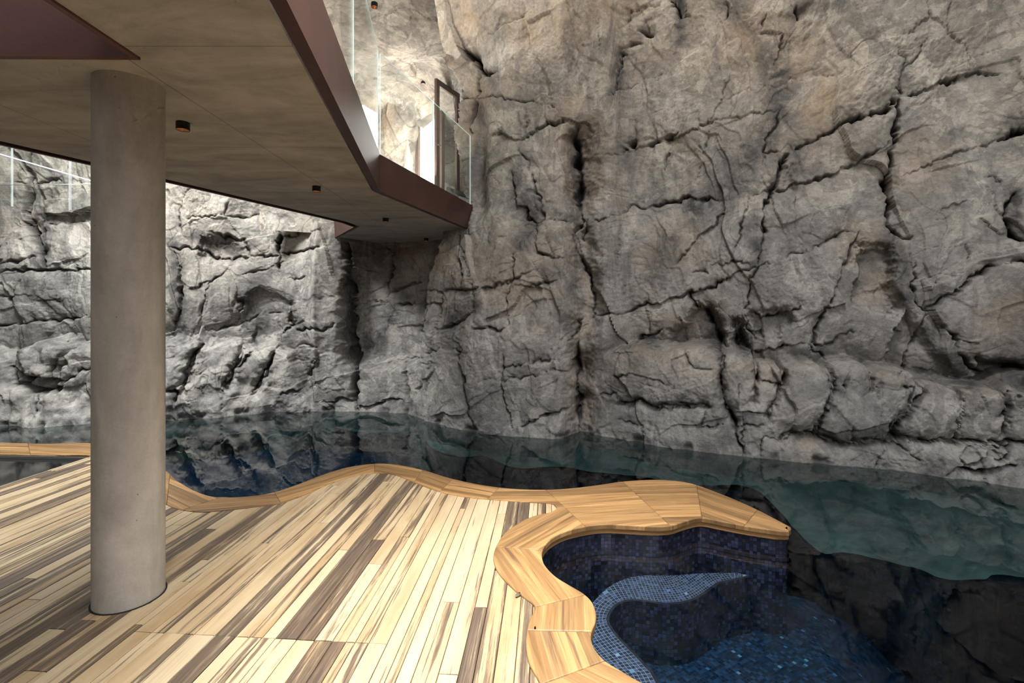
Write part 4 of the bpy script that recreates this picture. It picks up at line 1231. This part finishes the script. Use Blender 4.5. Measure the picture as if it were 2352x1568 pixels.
def build_deck():
    verts, faces, gc, tone = [], [], [], []
    widths = (0.046, 0.067, 0.067, 0.089, 0.089, 0.108)
    tcur = -5.4
    seam = 2.265
    k = 0
    while tcur < 5.4:
        w = random.choice(widths)
        t0, t1 = tcur + 0.0016, tcur + w - 0.0016
        ra, rb = runs(t0), runs(t1)
        if not ra: ra = rb
        if not rb: rb = ra
        if len(ra) != len(rb):
            rm = runs((t0 + t1) / 2) or ra
            ra = rb = rm
        for (a0, a1), (b0, b1) in zip(ra, rb):
            cuts = []
            s = -2.2 + random.uniform(0, 2.2)
            while s < 6.4:
                cuts.append(s); s += random.choice((1.2, 1.8, 2.4, 2.7, 3.2)) * random.uniform(0.9, 1.1)
            xs = seam * ps[0] + tcur * pt[0]
            if -1.9 < xs < -0.62: cuts = [c for c in cuts if abs(c - seam) > 0.5] + [seam]
            cuts = sorted(cuts)
            ed = [-9] + cuts + [9]
            for c0, c1 in zip(ed[:-1], ed[1:]):
                q0, q1 = max(a0, c0 + 0.0012), min(a1, c1 - 0.0012)
                u0, u1 = max(b0, c0 + 0.0012), min(b1, c1 - 0.0012)
                if q1 - q0 < 0.01 or u1 - u0 < 0.01: continue
                rnd = random.random(); tn = random.betavariate(1.3, 1.7)
                if random.random() < 0.16: tn = random.uniform(0.8, 1.0)
                zt = random.uniform(-0.0012, 0.0012) - 0.001
                ch = 0.0028
                base = len(verts)
                for sl, sr, e in ((q0, u0, 1), (q1, u1, -1)):
                    for tt, sx, z in ((t0, sl, -0.03), (t0, sl, zt - ch), (t0 + ch, sl + e * 0.001, zt), (t1 - ch, sr + e * 0.001, zt), (t1, sr, zt - ch), (t1, sr, -0.03)):
                        verts.append((sx * ps[0] + tt * pt[0], sx * ps[1] + tt * pt[1], z)); gc.append((sx, tt, rnd)); tone.append(tn)
                for q in range(5):
                    faces.append((base + q, base + q + 6, base + q + 7, base + q + 1))
                faces.append(tuple(base + q for q in range(6))); faces.append(tuple(base + 11 - q for q in range(6)))
        tcur += w; k += 1
    o = mesh_obj('floor', verts, faces, M['deck'])
    gc_attr(o.data, gc)
    a = o.data.attributes.new('tone', 'FLOAT', 'POINT'); a.data.foreach_set('value', np.asarray(tone, np.float32))
    return tag(o, 'sunlit timber deck of pale boards streaked with dark heartwood', 'deck', kind='structure')


build_deck()
# dark subframe below the boards so the gaps read black
sub = mesh_obj('floor_subframe', [(x, y, -0.034) for x, y in dp], [tuple(range(len(dp)))], M['gap'])
tag(sub, 'dark subframe beneath the timber deck boards', 'subframe', kind='structure')

# dark glass floor strip at the far left
fg = empty('floor_glass', (-5.3, 4.7, 0))
tag(fg, 'dark glossy glass floor panel beside the deck at the left frame edge', 'glass floor panel')
L_ = fg.location
pg = [(-4.545, 5.225), (-7.4, 5.40), (-7.4, 2.0), (-4.80, 2.0), (-4.635, 4.30)]
mesh_obj('pane', [(x - L_.x, y - L_.y, -0.030) for x, y in pg], [tuple(range(5))], M['floorglass'], fg)
bm = bmesh.new()
for a, b in ((pg[0], pg[4]), (pg[4], pg[3]), (pg[1], pg[0])):
    a_, b_ = Vector(a + (0,)), Vector(b + (0,))
    add_box(bm, (a_ + b_) / 2 - L_ + Vector((0, 0, -0.014)), ((b_ - a_).length, 0.010, 0.030), (b_ - a_)[:2], 0.002)
bm_obj('edge_strip', bm, M['steel'], fg)

# small steel clip and floor pin at the coping edge
x, y = at(1190, 1370)
clip = empty('metal_clip', (x, y, 0.004))
tag(clip, 'small grey metal clip at the joint between deck and coping', 'clip')
bm = bmesh.new(); add_box(bm, (0, 0, 0.008), (0.034, 0.012, 0.010), (0.8, 0.6), 0.002); bm_obj('plate', bm, M['steel'], clip)
bm = bmesh.new(); lathe(bm, [(0.0, 0.016), (0.004, 0.016), (0.004, 0.010)], (0.008, 0.006, 0), 12); bm_obj('screw', bm, M['black'], clip)
x, y = at(1229, 1447)
pin = empty('floor_pin', (x, y, CT))
tag(pin, 'tiny dark pin set in the coping joint near the bottom edge', 'pin')
bm = bmesh.new(); lathe(bm, [(0.0, 0.010), (0.004, 0.010), (0.005, 0.006), (0.005, -0.004)], n=12); bm_obj('pin_body', bm, M['black'], pin)

# ------------------------------------------------------------------ pool: floor, underwater bench, rock shelf, water
FZ = -0.76


def flat(name, polyg, z, mat, par=None, tc=True):
    L = par.location if par is not None else Vector((0, 0, 0))
    tris = tessellate_polygon([[Vector((x, y, 0)) for x, y in polyg]])
    fs = []
    for tri in tris:
        tri = list(tri); a, b, c = (Vector(polyg[q]) for q in tri)
        if (b - a).cross(c - a) < 0: tri = tri[::-1]
        fs.append(tri)
    o = mesh_obj(name, [(x - L.x, y - L.y, z - L.z) for x, y in polyg], fs, mat, par)
    if tc:
        a = o.data.attributes.new('tc', 'FLOAT_VECTOR', 'POINT')
        ca, sa = math.cos(0.5), math.sin(0.5)
        a.data.foreach_set('vector', np.asarray([(x * ca + y * sa, -x * sa + y * ca, 0) for x, y in polyg], np.float32).ravel())
    return o


def pool_floor():
    xs = np.linspace(-10, 9, 153); ys = np.linspace(0.3, 10, 98)
    X, Y = np.meshgrid(xs, ys)
    deep = np.maximum(sstep(2.0, 4.4, X + 0.35 * (3.4 - Y)), sstep(-1.9, -0.9, X) * sstep(4.25, 4.9, Y + 0.1 * X))
    Z = FZ - 1.5 * deep
    n, m = X.shape
    idx = np.arange(n * m).reshape(n, m)
    q = np.stack([idx[:-1, :-1], idx[:-1, 1:], idx[1:, 1:], idx[1:, :-1]], -1).reshape(-1, 4)
    o = mesh_obj('floor_pool', np.stack([X, Y, Z], -1).reshape(-1, 3), q.tolist(), M['tile_floor'], None, True)
    a = o.data.attributes.new('tc', 'FLOAT_VECTOR', 'POINT')
    ca, sa = math.cos(0.5), math.sin(0.5)
    a.data.foreach_set('vector', np.stack([X * ca + Y * sa, -X * sa + Y * ca, 0 * X], -1).astype(np.float32).ravel())
    return o


fl = pool_floor()
tag(fl, 'dark blue mosaic pool floor under the water', 'pool floor', kind='structure')

BZ = -0.35
bo = [at(x, y, BZ) for x, y in poly('1719 1321 1661 1333 1644 1338 1610 1362 1576 1378 1525 1383 1474 1376 1440 1376 1413 1386 1396 1406 1392 1427 1406 1451 1426 1474 1457 1505 1484 1536 1505 1566')] + [(0.83, 1.78), (1.3, 1.5), (2.6, 1.28), (5.5, 1.1)]
bo = catmull(bo, 6)
bi = np.vstack([catmull([at(1719, 1321, BZ)] + [at(x, y, BZ) for x, y in poly('1678 1311 1631 1298 1593 1299 1576 1311 1552 1323 1491 1321 1440 1317 1389 1316 1338 1321')], 6), push_out(E_SPA[near(E_SPA, 1300, 1222):], -0.02)])
n_ = 140


def resamp(E, n):
    s = np.concatenate([[0], np.cumsum(np.linalg.norm(np.diff(E, axis=0), axis=1))]); q = np.linspace(0, s[-1], n)
    return np.stack([np.interp(q, s, E[:, 0]), np.interp(q, s, E[:, 1])], 1)


def match(EA, EB, n):
    """pairs along two lines, matched by nearest point with monotone order"""
    A = resamp(EA, n); B = resamp(EB, n * 4); out = []; j = 0
    for i in range(n):
        lo = j; hi = min(len(B), j + 60)
        jj = lo + int(np.argmin(((B[lo:hi] - A[i]) ** 2).sum(1))); out.append(B[jj]); j = jj
    return A, np.array(out)


def build_bench():
    A, B = match(bo, bi, n_)
    kk = np.hanning(19); kk /= kk.sum()
    Bs = np.stack([np.convolve(np.pad(B[:, q], 9, 'edge'), kk, 'valid') for q in (0, 1)], 1); B = np.vstack([B[:3], Bs[3:]])
    s = np.concatenate([[0], np.cumsum(np.linalg.norm(np.diff(A, axis=0), axis=1))])
    rows = 10; verts, vals, faces = [], [], []
    for k in range(rows + 1):
        f = k / rows
        for i in range(n_):
            p = A[i] * (1 - f) + B[i] * f
            verts.append((p[0], p[1], BZ)); vals.append((s[i], f * np.linalg.norm(B[i] - A[i]), 0))
    for k in range(rows):
        for i in range(n_ - 1):
            faces.append((k * n_ + i, k * n_ + i + 1, (k + 1) * n_ + i + 1, (k + 1) * n_ + i))
    o = empty('underwater_bench', (0, 0, 0))
    top = mesh_obj('seat', verts, faces, M['tile_bench'], o)
    a = top.data.attributes.new('tc', 'FLOAT_VECTOR', 'POINT'); a.data.foreach_set('vector', np.asarray(vals, np.float32).ravel())
    ribbon('front', A, 0.0, FZ, BZ - 0.001, M['tile_wall'], o, 'tc', 0.02)
    return tag(o, 'curved underwater bench of small blue mosaic tiles below the peninsula', 'bench', kind='thing')


build_bench()

# submerged rock shelf at the foot of the cliff
SZ = -0.40
shelf_out = [at(x, y, SZ) for x, y in poly('-900 1003 -300 1000 0 1000 200 998 381 991 512 989 704 981 810 989 955 1000 997 1032 1061 1049 1108 1047 1184 1074 1300 1078 1400 1090 1473 1101 1605 1118 1735 1132 1821 1214 1885 1275 1946 1274 2063 1300 2124 1319 2183 1335 2254 1332 2352 1337 2700 1400')]
so = resamp(catmull(shelf_out, 8), 520)


def build_shelf():
    n = len(so); rows = 46
    px = CX + so[:, 0] / so[:, 1] * F
    yw = np.interp(px, WL[:, 0], WL[:, 1])
    Yw = F * (H - WZ) / (yw - HY) + 0.75
    back = np.stack([(px - CX) / F * Yw, Yw], 1)
    f = np.linspace(0, 1, rows)
    P = so[None] * (1 - f[:, None, None]) + back[None] * f[:, None, None]
    u = P[..., 0]; v = P[..., 1]
    z = SZ + 0.05 * fbm(u * 1.4, v * 1.4, 5, 4) + 0.22 * (rock_relief(u, v, 9)) + 0.12 * sstep(0.25, 1.0, f)[:, None]
    lip = np.stack([P[0, :, 0], P[0, :, 1], np.full(n, FZ - 0.05)], -1)[None]
    Pz = np.concatenate([lip, np.concatenate([P, np.minimum(z, WZ - 0.03)[..., None]], -1)], 0)
    hair = np.abs(gnoise(Pz[..., 0] * 1.1, Pz[..., 1] * 1.6, 15))
    crk = 0.8 * np.exp(-(hair / 0.02) ** 2)
    t = NT('submerged_rock'); p = t.pos()
    a = t.noise(p, 1.6, 6, 0.6, 1.0)
    col = t.mix(t.ramp(a, [(0.3, 0.0), (0.7, 1.0)]), (0.020, 0.030, 0.030), (0.070, 0.096, 0.092))
    col = t.mix(t.math('MULTIPLY', t.attr('crack').outputs['Fac'], 0.85), col, (0.02, 0.022, 0.022))
    t.principled(col, 0.9, normal=t.bump(t.noise(p, 20, 5), 0.4, 0.02), spec=0.2)
    keep = np.ones((rows, n - 1), bool); keep[0] = False
    o = grid_mesh('shelf', Pz, dict(crack=crk), keep, t.m, np.zeros((rows, n - 1), int))[0]
    ribbon('drop_wall', so, 0.0, -2.4, SZ - 0.02, M['tile_dark'], o, 'tc', 0.02)
    o.name = 'rock_shelf'
    return tag(o, 'teal submerged rock shelf along the foot of the cliff', 'rock shelf', kind='thing')


build_shelf()
wv = [(x, y, z) for z in (-3.0, WZ) for x, y in ((-10, 0.2), (9, 0.2), (9, 10), (-10, 10))]
wt = mesh_obj('water', wv, [(3, 2, 1, 0), (4, 5, 6, 7), (0, 1, 5, 4), (1, 2, 6, 5), (2, 3, 7, 6), (3, 0, 4, 7)], M['water'])
tag(wt, 'still dark pool water mirroring the rock wall', 'water', kind='structure')

# ------------------------------------------------------------------ light
world = bpy.data.worlds.new('cave_daylight'); SC.world = world
world.use_nodes = True
wn = world.node_tree; wn.nodes.clear()
wo = wn.nodes.new('ShaderNodeOutputWorld'); bg = wn.nodes.new('ShaderNodeBackground')
tcn = wn.nodes.new('ShaderNodeTexCoord'); sx = wn.nodes.new('ShaderNodeSeparateXYZ'); rp = wn.nodes.new('ShaderNodeValToRGB')
wn.links.new(tcn.outputs['Generated'], sx.inputs[0]); wn.links.new(sx.outputs[2], rp.inputs[0])
rp.color_ramp.elements[0].position = 0.0; rp.color_ramp.elements[0].color = (0.15, 0.15, 0.15, 1)
rp.color_ramp.elements[1].position = 1.0; rp.color_ramp.elements[1].color = (0.97, 0.985, 1.0, 1)
e = rp.color_ramp.elements.new(0.35); e.color = (0.38, 0.38, 0.385, 1)
wn.links.new(rp.outputs[0], bg.inputs[0]); bg.inputs[1].default_value = 0.5
wn.links.new(bg.outputs[0], wo.inputs[0])


def area(name, loc, target, size, power, color=(1, 0.97, 0.93), sy=None, spread=math.pi):
    l = bpy.data.lights.new(name, 'AREA'); l.energy = power; l.color = color
    l.shape = 'RECTANGLE'; l.size = size; l.size_y = sy or size; l.spread = spread
    o = link(bpy.data.objects.new(name, l)); o.location = loc
    o.rotation_euler = (Vector(target) - Vector(loc)).to_track_quat('-Z', 'Y').to_euler()
    return o


area('skylight_over_deck', (0.05, 2.2, 5.8), (0.05, 2.2, 0), 1.5, 130, (1, 0.985, 0.96), None, 1.15)
area('front_fill', (2.4, -4.2, 5.0), (1.6, 5.0, 1.6), 3.4, 270, (0.98, 0.99, 1.0))  # added fill light behind the camera, for the wall and coping faces
area('high_fill', (1.3, 1.2, 8.6), (1.8, 4.6, 1.0), 2.6, 330, (0.98, 0.99, 1.0))  # added overhead light raking the wall to bring out its relief
area('skylight_left', (-5.0, 5.2, 6.6), (-4.4, 6.9, 0), 1.8, 820, (0.97, 0.985, 0.97))
area('landing_daylight', (-1.75, 7.6, 3.55), (-2.3, 7.9, 5.6), 0.9, 62, (1, 0.97, 0.93))
area('doorway_daylight', (-1.52, 8.36, 4.2), (-2.6, 6.6, 4.4), 0.5, 32, (1, 0.97, 0.92), sy=1.8)

# ------------------------------------------------------------------ camera
cam = bpy.data.cameras.new('camera')
cam.sensor_width = 36.0; cam.lens = 36.0 * F / 2352.0
cam.shift_x = (CX - 1176.0) / 2352.0
cam.shift_y = -(784.0 - HY) / 2352.0
cam.clip_start = 0.05; cam.clip_end = 100
co = link(bpy.data.objects.new('camera', cam))
co.location = (0, 0, H); co.rotation_euler = (math.pi / 2, 0, 0)
SC.camera = co
SC.view_settings.view_transform = 'Standard'
try:
    SC.view_settings.look = 'None'
except Exception:
    pass
SC.view_settings.exposure = 0.1
SC.cycles.max_bounces = 6
SC.cycles.diffuse_bounces = 3
SC.cycles.glossy_bounces = 3
SC.cycles.use_adaptive_sampling = True
SC.cycles.adaptive_threshold = 0.06
SC.cycles.adaptive_min_samples = 12
SC.cycles.transparent_max_bounces = 16
SC.cycles.caustics_reflective = False
SC.cycles.caustics_refractive = False
SC.cycles.use_denoising = True
